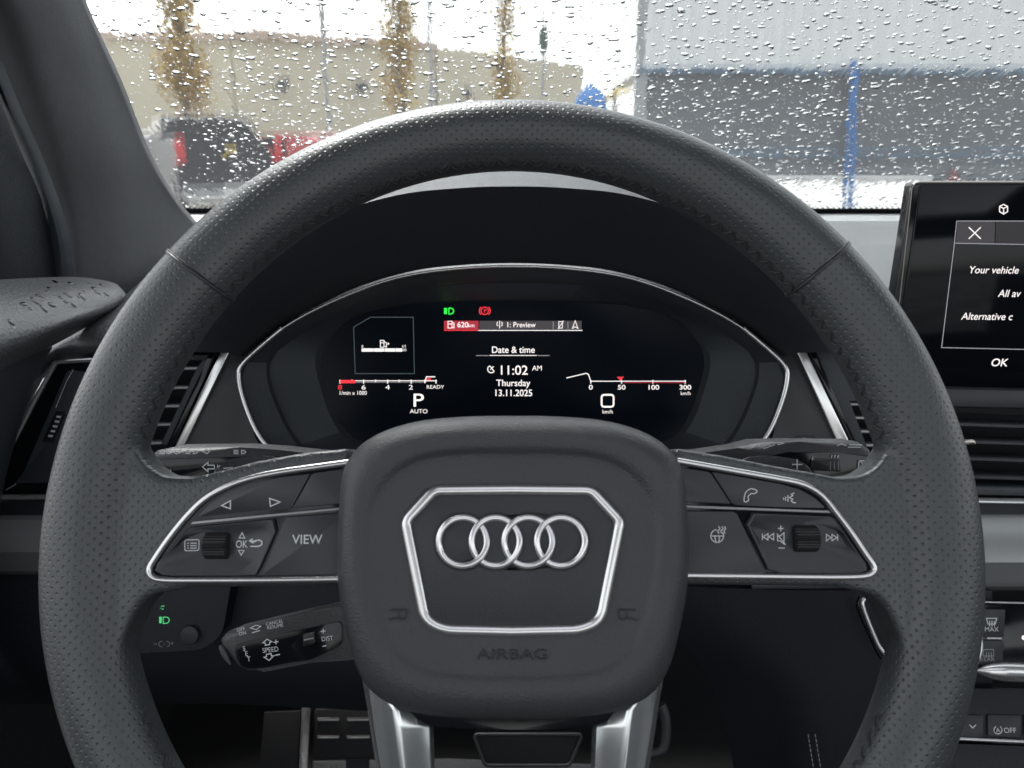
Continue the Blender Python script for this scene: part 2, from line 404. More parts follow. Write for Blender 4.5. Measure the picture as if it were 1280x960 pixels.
for sx in (-1, 1):
    cx = 641 + sx * 141; cy = 768
    hl = [[(cx + sx * 13, cy - 5), (cx - sx * 9, cy - 5)], catmull([(cx + sx * 2, cy - 4), (cx + sx * 1, cy + 5), (cx - sx * 4, cy + 7), (cx - sx * 8, cy + 3), (cx - sx * 8, cy - 4)], 3, False), [(cx + sx * 14, cy + 8), (cx + sx * 6, cy + 5), (cx + sx * 2, cy + 5)]]
    strokes('horn_mark', hl, 1.8, WH, ZF + .0010, M['emboss'], airbag)
# ---- switch pods
def pod(side):
    z = .0085
    mx = (lambda p: p) if side < 0 else None
    if side < 0:
        TR = [(436, 578), (400, 583), (350, 590), (312, 598), (282, 609), (256, 624), (234, 645), (212, 672), (194, 698), (187, 711), (190, 720), (203, 724.5), (240, 725), (330, 724.5), (436, 723)]
        topA = [(246, 647), (262, 630), (284, 616), (312, 605), (350, 597), (388, 592), (364, 635), (330, 638)]
        topB = [(390, 592), (436, 585), (436, 629), (366, 635)]
        bar = [(240, 652), (436, 633), (436, 637), (237, 656.5)]
        low = [(236, 659), (354, 647), (322, 720), (205, 720), (194, 716), (192, 709)]
        view = [(357, 647), (436, 640), (436, 719), (325, 720)]
        wheelc = (272, 682); pan = [(235, 665), (338, 658), (318, 704), (209, 707)]
    else:
        TR = [(846, 576), (880, 582), (930, 591), (975, 599), (1005, 606), (1028, 620), (1046, 642), (1064, 666), (1080, 690), (1092, 708), (1090, 716), (1078, 720), (1040, 721), (950, 720), (846, 719)]
        topA = [(890, 590), (930, 597), (975, 605), (1000, 612), (1018, 622), (1032, 635), (975, 634), (917, 631)]
        topB = [(846, 584), (887, 590), (914, 630), (846, 627)]
        bar = [(846, 631), (1036, 638), (1040, 642), (846, 635)]
        low = [(924, 640), (1041, 645), (1060, 672), (1086, 709), (1084, 715), (1072, 717), (961, 717)]
        view = [(846, 638), (920, 640), (958, 717), (846, 717)]
        wheelc = (1006, 673); pan = [(934, 650), (1040, 654), (1068, 698), (964, 700)]
    base = catmull(TR, 3, False)
    p = plate('switch_panel', base, WH, -.004, z, M['piano'], wheel, bevel=.0006)
    if side < 0: p['label'] = 'left switch panel with menu and view buttons'
    else: p['label'] = 'right switch panel with phone and volume buttons'
    trim('panel_trim', base, WH, z + .0008, .0013, .0016, M['chrome'], p, False, 12)
    plate('button', rounded(topA, 3, 3), WH, z - .001, z + .0017, M['button'], p, bevel=.0005)
    plate('button', rounded(topB, 3, 3), WH, z - .001, z + .0017, M['button'], p, bevel=.0005)
    plate('divider', bar, WH, z - .001, z + .0013, M['decor'], p, bevel=.0004)
    plate('button', rounded(view, 3, 3), WH, z - .001, z + .0014, M['button'], p, bevel=.0005)
    # dished rocker round the thumb wheel
    n_ = 40
    def samp(poly, zz):
        poly = rounded(poly, 5, 4); L = [Vector(WH.l(x, y, zz)) for x, y in poly]; tot = [0]
        for i in range(len(L)): tot.append(tot[-1] + (L[(i + 1) % len(L)] - L[i]).length)
        cc = sum(L, Vector((0, 0))) / len(L); out = []
        for kk in range(n_):
            a = 2 * math.pi * kk / n_; dv = Vector((math.cos(a), math.sin(a))); best = 0
            for i in range(len(L)):
                p0, p1 = L[i] - cc, L[(i + 1) % len(L)] - cc; e = p1 - p0; den = dv.x * e.y - dv.y * e.x
                if abs(den) < 1e-12: continue
                t = (p0.x * e.y - p0.y * e.x) / den; u = (p0.x * dv.y - p0.y * dv.x) / den
                if t > 0 and -1e-6 <= u <= 1 + 1e-6: best = max(best, t)
            out.append(WH.w(cc.x + dv.x * best, cc.y + dv.y * best, zz))
        return out
    lc = (sum(q[0] for q in low) / len(low), sum(q[1] for q in low) / len(low))
    sh = lambda poly, s: [(lc[0] + (x - lc[0]) * s, lc[1] + (y - lc[1]) * s) for x, y in poly]
    rk = loft('rocker', [samp(low, z - .001), samp(low, z + .0012), samp(sh(low, .97), z + .0021), samp(sh(low, .94), z + .0021), samp(pan, z + .0004)], M['button'], p, ang=50)
    # knurled thumb wheel: a cylinder lying across, half sunk
    cx, cy = wheelc; x0, y0 = WH.l(cx, cy, z); w2 = .0048; rad = .0078; bm = bmesh.new(); seg = 64
    rr = [[], [], [], []]
    for j in range(seg):
        a = 2 * math.pi * j / seg; rj = rad - (.00035 if j % 2 else 0)
        for q, (xx, rs) in enumerate(((-w2, .88), (-w2 * .86, 1), (w2 * .86, 1), (w2, .88))):
            rr[q].append(bm.verts.new(WH.w(x0 + xx, y0 + rj * rs * math.sin(a) * .72, z - .0028 + rj * rs * math.cos(a))))
    for q in range(3):
        for j in range(seg): bm.faces.new((rr[q][j], rr[q][(j + 1) % seg], rr[q + 1][(j + 1) % seg], rr[q + 1][j]))
    bm.faces.new(rr[0]); bm.faces.new(rr[3])
    link('thumb_wheel', from_bm(bm), M['knurl'], p, ang=20)
    e = .0019
    ic = lambda lines, w=1.3, zz=z + e, mm='print': strokes('icon', lines, w, WH, zz, M[mm], p)
    if side < 0:
        ic([[(288, 626), (277, 632), (288, 636), (288, 626)]], 1.4); ic([[(337, 623), (350, 627.5), (338, 633), (337, 623)]], 1.4)
        text('icon', 'VIEW', 384, 674, 10.5, WH, z + .0016, M['print'], p, wide=.98, bold=.01)
        zz = z + .0006
        r_ = rounded([(231, 675), (249, 674.5), (248.5, 688), (231, 688.5)], 2, 2)
        ic([r_ + [r_[0]], [(234, 679), (236, 679)], [(238, 679), (246, 679)], [(234, 682), (236, 682)], [(238, 682), (246, 682)], [(234, 685), (236, 685)], [(238, 685), (246, 685)]], 1.1, zz)
        text('icon', 'OK', 302, 680, 8.5, WH, zz, M['print'], p, wide=.78, bold=.01)
        ic([[(302.5, 666), (299, 672.5), (306, 672.5), (302.5, 666)], [(301.5, 694), (298, 688), (305, 688), (301.5, 694)]], 1.1, zz)
        ic([[(320, 677), (313.5, 677)] , [(313, 677), (324, 675), (327.5, 677), (327, 681), (323, 683), (313, 683)], [(316, 673.5), (312, 676), (317, 679)]], 1.5, zz)
    else:
        ic([catmull([(930, 625), (932, 616), (938, 611), (945, 612.5), (946, 615), (943, 617), (939, 617), (935, 621), (936, 625), (932, 627.5), (930, 625)][:-1], 3) + [(930, 625)]], 1.2)
        ic([[(993, 616), (989, 618), (991, 619.5), (987, 622), (991, 624), (989, 626), (991, 628), (995, 628.5)], [(985, 619), (985, 627)], [(982, 620.5), (982, 626)], [(979.5, 622), (979.5, 625)]], 1.2)
        cxx, cyy = 896.5, 670; ring = arc(cxx, cyy, 8, 95, 395, 20)
        ic([ring, [(cxx - 7, cyy), (cxx + 8, cyy)], [(cxx - 3, cyy), (cxx - 2, cyy + 7)], [(cxx + 3, cyy), (cxx + 2, cyy + 7)],
            catmull([(899, 667), (897, 664), (900, 661), (898, 658)], 3, False), catmull([(903, 667), (901, 664), (904, 661), (902, 658)], 3, False), catmull([(906.5, 667), (905, 664), (907, 661), (905.5, 658)], 3, False)], 1.3, z + .0016)
        zz = z + .0006
        ic([[(953, 667), (953, 675)], [(960, 667), (954, 671), (960, 675), (960, 667)], [(967, 667), (961, 671), (967, 675), (967, 667)]], 1.1, zz)
        ic([[(1033, 668), (1033, 676), (1039, 672), (1033, 668)], [(1040, 668), (1040, 676), (1046, 672), (1040, 668)], [(1047, 668), (1047, 676)]], 1.1, zz)
        ic([[(976, 657), (976, 664)], [(972.5, 660.5), (979.5, 660.5)], [(973, 685), (981, 685)], [(972, 670), (975, 670), (980, 666), (980, 680), (975, 676), (972, 676), (972, 670)], [(971, 667), (982, 681)]], 1.2, zz)
pod(-1); pod(1)
# ---- lower aluminium spokes
def lower_spoke(sx):
    X = lambda x: x if sx < 0 else 1282 - x
    rows = []
    for (y, xs, zs) in ((846, (452, 458, 466, 470, 474, 476), (-.012, .004, .0085, .0085, .006, -.012)), (868, (456, 461, 478, 484, 492, 494), (-.012, .005, .0105, .0105, .005, -.012)), (886, (459, 464, 491, 498, 524, 528), (-.012, .005, .0120, .0118, .003, -.012)),
                        (908, (462, 467, 494, 501, 538, 542), (-.012, .005, .0120, .0118, .0035, -.012)), (940, (467, 472, 498, 505, 539, 543), (-.012, .005, .0115, .011, .003, -.012)), (990, (476, 481, 505, 512, 541, 545), (-.012, .004, .010, .009, .002, -.012)), (1100, (492, 498, 520, 528, 548, 552), (-.014, .0, .004, .003, -.002, -.014))):
        rows.append([WH.W(X(x), y, z) for x, z in zip(xs, zs)])
    bm = bmesh.new(); vs = [[bm.verts.new(p) for p in r] for r in rows]
    for a, b in zip(vs, vs[1:]):
        for i in range(5): bm.faces.new((a[i], a[i + 1], b[i + 1], b[i]))
        bm.faces.new((a[5], a[0], b[0], b[5]))
    bm.faces.new(vs[0]); bm.faces.new(vs[-1])
    bmesh.ops.recalc_face_normals(bm, faces=bm.faces)
    bmesh.ops.bevel(bm, geom=[e for e in bm.edges if len(e.link_faces) == 2 and e.calc_face_angle(0) > R(12)], offset=.0008, segments=2, profile=.5, affect='EDGES')
    link('lower_spoke', from_bm(bm), M['alu'], wheel, ang=40)
lower_spoke(-1); lower_spoke(1)
brg = mirror([(641, 884), (560, 882), (500, 874), (470, 852), (462, 862), (500, 893), (535, 906), (548, 911), (600, 912), (641, 912)])
plate('lower_bezel', brg, WH, -.012, .007, M['piano'], wheel, bevel=.0025, seg=3)
# ---- shift paddles behind the rim
PD = Frame(640, 580, .345, tilt=22.4)
for sx in (-1, 1):
    X = (lambda x: x) if sx < 0 else (lambda x: 1282 - x)
    pl = plate('shift_paddle', [(X(x), y) for x, y in rounded([(262, 602), (268, 584), (285, 574), (320, 569), (350, 572), (376, 596), (376, 618), (340, 622), (262, 622)], 10, 4)], PD, -.004, 0, M['stalk'], wheel, bevel=.0012)
    if sx < 0: strokes('icon', [[(279, 585.5), (291, 584.5)]], 1.4, PD, .0002, M['print'], pl)
    else: strokes('icon', [[(990, 580.5), (1003, 580.5)], [(996.5, 574), (996.5, 587)]], 1.4, PD, .0002, M['print'], pl)
hub = [(560, 560), (720, 560), (780, 620), (780, 800), (720, 860), (560, 860), (500, 800), (500, 620)]
plate('hub', rounded(hub, 30, 4), WH, -.06, -.013, M['dark'], wheel)
# ================================================================== STALKS
ST = Frame(640, 580, .40, tilt=16)
o = thing('steering_column', 'dark plastic steering column shroud behind the wheel hub', 'steering column', D(640, 640, .50))
sec = rounded([(-.075, .03), (.075, .03), (.095, -.01), (.085, -.075), (-.085, -.075), (-.095, -.01)], .02, 4)
CO = Frame(641, 650, .43, tilt=18)
def tube_from(fr, sec, zs, name, m, parent):
    return loft(name, [[fr.w(x * s, y * s, z) for x, y in sec] for z, s in zs], m, parent, cap0=True)
tube_from(CO, sec, ((-.22, .9), (-.02, 1.0), (-.008, .99), (0, .92)), 'column_shroud', M['dark'], o)
def stalk_bar(name, fr, poly, z0, z1, m, parent, bevel=.003): return plate(name, poly, fr, z0, z1, m, parent, bevel=bevel, seg=4)
# left: indicator / light stalk. top face lit, front face printed
t = thing('turn_signal_stalk', 'indicator and headlight stalk left of the hub with a car icon and arrow', 'stalk', D(330, 580, .42))
top = [(184, 573), (192, 564), (212, 560), (300, 559), (345, 562), (420, 570), (500, 580)]
bot = [(500, 640), (420, 630), (330, 615), (230, 603), (198, 600), (186, 590)]
b_ = stalk_bar('lever', ST, top + bot, -.018, .004, M['stalk'], t, .0045)
plate('lever_face', rounded([(188, 574), (330, 570), (440, 574), (440, 625), (330, 610), (230, 600), (196, 597), (188, 588)], 5, 3), ST, 0, .0046, M['piano'], b_, bevel=.0004)
cI = lambda lines, w=1.3, par=b_: strokes('icon', lines, w, ST, .0052, M['print'], par)
cI([catmull([(194, 592), (194, 588), (197, 584), (206, 583.5), (209, 588), (210, 592)], 2, False) + [(194, 592)], [(196, 588), (208, 588)], [(213, 588), (213, 591), (211, 589.5), (213, 588)]], 1.2)
cI([[(253, 583.5), (260, 578), (260, 581.5), (268, 581.5), (268, 586), (260, 586), (260, 589.5), (253, 583.5)], [(272, 581), (272, 586), (277, 586)]], 1.3)
STt = Frame(260, 562, .405, tilt=62)
for cx in (204, 236, 296):
    strokes('icon', [arc(cx + 6, 565, 5, 90, -90, 6, 2.2) + [(cx + 6, 562.8)], [(cx - 4, 563), (cx + 2, 563)], [(cx - 4, 565), (cx + 2, 565)], [(cx - 4, 567), (cx + 2, 567)]], 1.2, ST, .0054, M['print'], b_)
strokes('icon', [[(216, 565), (221, 562.5), (226, 565), (221, 567.5), (216, 565)], [(262, 564), (258, 562), (253, 564.5), (259, 567), (262, 564)]], 1.1, ST, .0054, M['print'], b_)
# right: wiper stalk
t = thing('wiper_stalk', 'wiper stalk right of the hub with a thumb slider and window icon', 'stalk', D(960, 580, .42))
top = [(1096, 578), (1090, 562), (1076, 553), (1000, 552), (950, 553), (922, 560), (880, 566), (780, 575)]
bot = [(780, 640), (880, 630), (960, 612), (1060, 600), (1090, 596)]
b_ = stalk_bar('lever', ST, top + bot, -.018, .004, M['stalk'], t, .0045)
plate('lever_face', rounded([(1092, 570), (1050, 566), (985, 565), (940, 574), (940, 620), (1050, 600), (1088, 594)], 4, 3), ST, 0, .0046, M['piano'], b_, bevel=.0004)
plate('slider', rounded([(1016, 574), (1050, 574), (1052, 590), (1014, 588)], 3, 3), ST, 0, .0068, M['knurl'], b_, bevel=.0008)
strokes('icon', [[(1038, 577), (1038, 588)], [(1043, 577), (1043, 588)], [(1048, 577), (1048, 588)]], .9, ST, .0071, M['printdim'], b_)
strokes('icon', [[(1016, 571), (1015, 574.5)], [(1040, 569), (1039, 572.5)], [(1044, 569), (1043, 572.5)], [(1048, 569), (1047, 572.5)], [(1074, 576), (1090, 576), (1086, 585), (1073, 585), (1074, 576)], [(1076, 577), (1082, 583)]], 1.2, ST, .0052, M['print'], b_)
strokes('icon', [arc(958, 558, 6, 160, 20, 6, 2), [(950, 560), (962, 555)], [(954, 561), (968, 556)], [(972, 556), (980, 554)], [(1046, 557), (1052, 555), (1058, 557)], [(1062, 556), (1078, 556)], [(1060, 559), (1076, 559)]], 1.2, ST, .0054, M['print'], b_)
# cruise control stalk, lower left
SC = Frame(350, 795, .385, tilt=20, yaw=-14, roll=-12)
t = thing('cruise_control_stalk', 'cruise control stalk below the left switches marked SPEED and DIST', 'stalk', D(430, 800, .40))
body = [(272, 800), (280, 791), (330, 779), (395, 764), (424, 759), (470, 752), (520, 770), (520, 830), (425, 815), (390, 828), (330, 840), (306, 841), (294, 834), (276, 815)]
b_ = plate('lever', body, SC, -.020, .0, M['stalk'], t, bevel=.004, seg=4)
plate('lever_face', rounded([(292, 806), (340, 795), (400, 782), (427, 776), (427, 806), (390, 824), (330, 835), (306, 836), (297, 828)], 6, 3), SC, -.003, .0006, M['piano'], b_, bevel=.0003)
plate('set_button', rounded([(273, 806), (281, 812), (290, 832), (284, 830), (274, 815)], 3, 3), SC, -.006, .001, M['smooth'], b_, bevel=.0006)
plate('distance_slider', rounded([(378, 793), (393, 790), (394, 804), (379, 809)], 2, 3), SC, -.001, .002, M['knurl'], b_, bevel=.0006)
strokes('icon', [[(380, 800), (392, 797.5)]], 1.6, SC, .0024, M['printdim'], b_)
text('lettering', 'SPEED', 338, 812, 5.2, SC, .0009, M['print'], b_, wide=.95, rot=2)
text('lettering', 'DIST', 409, 798, 4.8, SC, .0009, M['print'], b_, wide=1.0, rot=2)
for ch, x, y in (('S', 305, 810.5), ('E', 308, 817), ('T', 311, 823.5)): text('lettering', ch, x, y, 5, SC, .0009, M['print'], b_)
strokes('icon', [[(334, 799), (328.5, 803.5), (331.5, 803.5), (331.5, 806.5), (337, 805.8), (337, 802.8), (340, 802.3), (334, 799)], [(336.5, 825.5), (330, 821.5), (333, 821), (333, 818), (339, 817), (339, 820), (342.5, 819.5), (336.5, 825.5)],
                  [(342, 803), (348, 802)], [(345, 799.5), (345, 805.5)], [(344, 819), (350, 818)], [(401, 789.5), (407, 788.5)], [(404, 786), (404, 792)], [(403, 808), (408, 807)]], 1.2, SC, .0009, M['print'], b_)
SD = Frame(335, 783, .383, tilt=40, yaw=-10, roll=-13)
text('lettering', 'OFF', 301, 786.5, 3.5, SC, .0012, M['print'], b_, wide=1.15, rot=6)
text('lettering', 'ON', 303, 791.5, 3.5, SC, .0012, M['print'], b_, wide=1.15, rot=6)
text('lettering', 'CANCEL', 343, 778, 3.5, SC, .0012, M['print'], b_, wide=1.1, rot=6)
text('lettering', 'RESUME', 344, 783, 3.5, SC, .0012, M['print'], b_, wide=1.1, rot=6)
strokes('icon', [[(313, 785), (320, 781.5), (326, 783), (320, 787), (313, 785)], [(315, 791), (325, 788)]], 1.0, SC, .0012, M['print'], b_)
# ================================================================== INSTRUMENT CLUSTER
CL = Frame(641, 470, .585, tilt=17)
clu = thing('instrument_cluster', 'lit digital instrument cluster behind the wheel showing 11:02', 'instrument cluster', D(641, 560, .6))
RING = mirror([(641, 333), (560, 337), (490, 349), (420, 375), (362, 405), (322, 436), (302, 456), (298, 472), (304, 500), (318, 535), (334, 558), (360, 574), (420, 588), (641, 596)])
SCR = mirror([(641, 377), (560, 378), (500, 382), (442, 396), (408, 428), (401, 455), (405, 475), (418, 515), (438, 545), (470, 556), (560, 566), (641, 566)])
def cring(curve, fr, h, centre, n=120):
    global WH_; c = catmull(curve, 10); loc = [Vector(fr.l(x, y, h)) for x, y in c]; cc = Vector(fr.l(*centre, h))
    angs = sorted((math.atan2((p - cc).y, (p - cc).x), (p - cc).length) for p in loc); out = []
    for i in range(n):
        a = -math.pi + 2 * math.pi * i / n
        lo = max((q for q in angs if q[0] <= a), default=(angs[-1][0] - 2 * math.pi, angs[-1][1])); hi = min((q for q in angs if q[0] > a), default=(angs[0][0] + 2 * math.pi, angs[0][1]))
        t = (a - lo[0]) / (hi[0] - lo[0]); rr = lo[1] * (1 - t) + hi[1] * t
        out.append(fr.w(cc.x + rr * math.cos(a), cc.y + rr * math.sin(a), h))
    return out
cc = (641, 470)
SC2 = lambda c, sx, sy: [(641 + (x - 641) * sx, 470 + (y - 470) * sy) for x, y in c]
MID = mirror([(641, 350), (560, 353), (490, 364), (430, 385), (375, 415), (340, 440), (333, 456), (335, 480), (350, 520), (368, 550), (400, 562), (641, 584)])
loft('cluster_surround', [cring(SC2(RING, 1.006, 1.01), CL, .016, cc), cring(RING, CL, .018, cc), cring(SC2(RING, .985, .97), CL, .014, cc), cring(MID, CL, .004, cc), cring(SC2(MID, .985, .97), CL, -.003, cc), cring(SC2(SCR, 1.03, 1.04), CL, -.016, cc), cring(SCR, CL, -.022, cc), cring(SC2(SCR, .99, .99), CL, -.024, cc)], M['soft'], clu, cap1=False, ang=25)
trim('chrome_ring', catmull(RING, 6), CL, .0185, .0010, .0011, M['chrome'], clu, True, 10)
ZS = -.0225
for sx in (-1, 1):
    trim('chrome_ring', [(641 + sx * (641 - x), y) for x, y in catmull([(352, 411), (322, 436), (302, 456), (298, 472), (304, 500), (318, 535), (334, 558), (350, 569)], 6, False)], CL, .0188, .0017, .0013, M['chrome'], clu, False, 12)
scr = plate('display', catmull(SC2(SCR, 1.0, 1.0), 5), CL, ZS - .004, ZS, M['screen'], clu)
z = ZS + .0006
T = lambda s, x, y, h, m='white', **k: text('lettering', s, x, y, h, CL, z, M[m], scr, **k)
L = lambda lines, w=1.2, m='white', zz=z: strokes('display_icon', lines, w, CL, zz, M[m], scr)
Fl = lambda polys, m='white', zz=z: fills('display_icon', polys, CL, zz, M[m], scr)
T('Date & time', 641.5, 437, 7.6, bold=.008, wide=.95); L([[(612, 444.3), (671, 444.3)]], .8); L([[(595, 444.5), (611, 444.5)], [(672, 444.5), (687, 444.5)]], .7, 'whitedim')
T('11:02', 641.5, 462.5, 10.8, wide=1.03, bold=.004); T('AM', 671.5, 460, 5.8, wide=1.0)
T('Thursday', 641.5, 478.5, 7.6, wide=.98, bold=.008); T('13.11.2025', 641.5, 491, 7.6, wide=.95, bold=.008)
L([arc(614, 461.5, 4.5, 110, 330, 8), [(612.5, 457.5), (617.6, 464)], [(613, 462), (617, 458)]], 1.1)
# top bar
Fl([[(555, 401), (598, 401), (598, 412.3), (555, 412.3)]], 'redfill', z - .0003); Fl([[(599, 401), (727, 401), (727, 412), (599, 412)]], 'barfill', z - .0003)
L([[(555, 413), (598, 413)]], .9, 'red'); L([[(598, 413), (728, 413)]], .9); L([[(691.5, 402), (691.5, 411)], [(710, 402), (710, 411)]], .6, 'whitedim')
T('620', 578.5, 405.8, 6.2, bold=.01); T('km', 589, 406.6, 4.6, bold=.0)
L([[(560, 410), (560, 401.5), (565, 401.5), (565, 410), (560, 410)], [(560, 405), (565, 405)], [(565, 403), (567.5, 404), (567.5, 410), (565.5, 409)]], .9)
L([[(624.5, 401), (624.5, 410.5)], arc(624.5, 405, 3.4, 50, -50, 5), arc(624.5, 405, 3.4, 130, 230, 5)], .9)
T('1: Preview', 651, 405.8, 6.2, bold=.004, wide=.93)
L([[(698.5, 402), (703, 402), (703, 410), (698.5, 410), (698.5, 402)], [(697.5, 411), (704.5, 401)]], .8); L([[(719, 401), (715.5, 410.5), (719, 408.5), (722.5, 410.5), (719, 401)]], .9)
# tell-tales
Fl([[(555, 385), (557.5, 385), (557.5, 392.5), (555, 392.5)]], 'green'); L([[(558.3, 385), (558.3, 392.5)], [(561, 385), (561, 392.7)] , [(561, 385), (564, 385.3)] + arc(563.5, 388.8, 3.5, 80, -80, 7) + [(561, 392.7)]], 1.5, 'green')
L([arc(606, 388.5, 4.6, 0, 360, 18), arc(606, 388.5, 6.8, 45, -45, 5), arc(606, 388.5, 6.8, 135, 225, 5)], 1.2, 'red'); T('P', 606.3, 388.6, 4.4, 'red', bold=.01)
# fuel box
L([[(442, 409), (463, 396.5), (516.5, 396.5), (518, 467), (444, 467), (442, 409)]], .8, 'line')
Fl([[(452, 435.5), (503, 435.5), (503, 439.5), (452, 439.5)]]); Fl([[(503.5, 435.8), (508, 435.8), (508, 439), (503.5, 439)]], 'whitedim')
L([[(466.5, 435), (466.5, 440)], [(480.5, 435), (480.5, 440)], [(494.5, 435), (494.5, 440)]], .6, 'barfill', z + .0002)
T('0', 453, 433, 3, bold=.01); T('1/1', 505, 432.8, 3, bold=.01)
L([[(475.5, 434), (475.5, 425.5), (480, 425.5), (480, 434), (475.5, 434)], [(475.5, 428.5), (480, 428.5)], [(480, 427), (483, 428.5), (483, 434), (481, 433)]], .9); Fl([[(484.5, 428), (486.8, 429.6), (484.5, 431.5)]])
# rev scale
L([[(425, 476), (546, 476)]], 1.0); L([[(425, 478), (530, 478)]], .5, 'whitedim')
Fl([[(425, 475), (444, 475), (444, 479), (425, 479)]], 'red', z + .0002)
for i, x in enumerate((425, 440, 454.5, 469.5, 484.5, 499, 514, 531, 545)): L([[(x, 474.6), (x, 479.5 if i % 2 == 0 else 477.5)]], 1.3)
for s, x in (('8', 425), ('6', 454.5), ('4', 484.5), ('2', 513.5)): T(s, x, 484, 5.4, 'red' if s == '8' else 'white', wide=1.45)
T('1/min x 1000', 441, 491, 4.6, wide=.95); T('READY', 544, 483.6, 4.2, wide=1.12)
L([[(531, 479), (533, 471), (544, 471)]], 1.2); Fl([[(534, 472.5), (539, 472.5), (538, 475.5), (533, 475.5)]], 'red')
T('P', 522.5, 500, 15.5, wide=1.25, bold=.004); T('AUTO', 523.5, 514, 4.8, wide=1.1)
# speed scale
L([[(708, 472.5), (733, 466.5), (735.5, 468), (738.5, 476.5)]], 1.1); L([[(738.5, 476.5), (857, 476.5)]], 1.0); L([[(780, 478.3), (857, 478.3)]], .8, 'redfill')
for x in (738.5, 777, 816, 856.5): L([[(x, 475), (x, 479.5)]], 1.3)
for s, x in (('0', 738.5), ('50', 777), ('100', 816.5), ('300', 856.5)): T(s, x, 484, 5.4, wide=1.25, bold=.01)
Fl([[(771, 471), (780, 471), (775.5, 476)]], 'red', z + .0003); T('km/h', 857, 491.5, 4.2); T('km/h', 759.5, 514.5, 4.4, wide=1.0)
r_ = rounded([(752, 493.5), (767, 493.5), (767, 508.5), (752, 508.5)], 3.5, 3); L([r_ + [r_[0]]], 2.2)
# hood over the cluster
def hoodrow(pts, d): return [(x, y, d) for x, y in pts]
def mr(h): return h + [(1282 - x, y) for x, y in h[::-1][1:]]
lipo = mr([(240, 440), (244, 412), (272, 362), (335, 312), (402, 270), (495, 242), (575, 233), (641, 231)])
lipi = mr([(248, 440), (253, 415), (281, 368), (343, 319), (409, 278), (499, 250), (577, 241), (641, 239)])
inn = mr([(303, 446), (315, 436), (345, 410), (395, 383), (452, 357), (520, 338), (583, 331), (641, 329)])
top1 = mr([(232, 440), (236, 405), (264, 350), (330, 298), (400, 256), (495, 228), (575, 216), (641, 213)])
top2 = mr([(236, 440), (240, 410), (270, 366), (340, 320), (410, 285), (500, 262), (583, 250), (641, 248)])
rings = [[D(x, y, d) for x, y in catmull(c, 6, False)] for c, d in ((inn, .572), (mr([(284, 441), (296, 424), (336, 396), (388, 360), (446, 325), (518, 303), (583, 296), (641, 294)]), .545), (lipi, .505), (mr([(242, 440), (247, 412), (275, 364), (338, 314), (404, 272), (496, 244), (576, 235), (641, 233)]), .502), (lipo, .508), (top1, .62), (top2, .80))]
loft('binnacle_hood', rings, M['hood'], clu, cap1=False, closed=False, ang=80)
# ================================================================== DASHBOARD
dash = thing('dashboard', 'dark grey dashboard running across under the windshield', 'dashboard', D(640, 900, .8))
cx_ = (-120, 100, 300, 500, 640, 780, 980, 1200, 1420)
grid('top_pad', [[(x, y, d) for x in cx_] for y, d in ((266, 1.12), (276, 1.06), (279, 1.03), (283, .99), (286, .975), (302, .90), (308, .87), (345, .76), (395, .68), (432, .64), (444, .622))], M['pad'], dash, 3, .004)
grid('defroster_strip', [[(x, y, d) for x in cx_] for y, d in ((266.5, 1.09), (270, 1.05), (276, 1.03), (280, 1.025), (281, 1.03))], M['decor'], dash, 2, .004)
plate('center_backing', [(240, 440), (1050, 440), (1050, 760), (240, 760)], Frame(640, 600, .70, tilt=10), -.01, 0, M['black'], dash)
FL = Frame(150, 520, .600, tilt=14)
FRt = Frame(1100, 520, .600, tilt=14)
plate('side_panel', rounded([(288, 436), (322, 434), (296, 470), (318, 545), (345, 590), (205, 592), (216, 560)], 3, 2), FL, -.02, .004, M['smooth'], dash, bevel=.001)
plate('side_panel', rounded([(992, 436), (960, 434), (986, 470), (966, 545), (940, 590), (1080, 592), (1052, 560)], 3, 2), FRt, -.02, .004, M['smooth'], dash, bevel=.001)
ic = rounded([(992, 551), (996, 545), (1017, 545), (1024, 553)], 2, 2); strokes('icon', [ic], 1.0, FRt, .0045, M['black'], dash); strokes('icon', [arc(1005, 551.5, 4, 170, 10, 6)], 1.1, FRt, .0045, M['printdim'], dash)
# end cap between door and vent
grid('end_cap', [[(38, 455, .60), (66, 428, .61), (110, 398, .63), (150, 374, .66), (190, 340, .72), (250, 300, .80), (330, 268, .9)], [(40, 462, .585), (68, 433, .585), (118, 412, .59), (165, 395, .60), (215, 385, .62), (275, 380, .66), (330, 370, .7)], [(44, 466, .585), (72, 441, .585), (122, 436, .585), (170, 432, .585), (225, 430, .59), (290, 428, .60), (330, 420, .61)], [(50, 472, .60), (74, 450, .60), (124, 446, .60), (172, 442, .60), (227, 440, .61), (290, 438, .62), (330, 436, .63)]], M['pad'], dash, 4, .004)
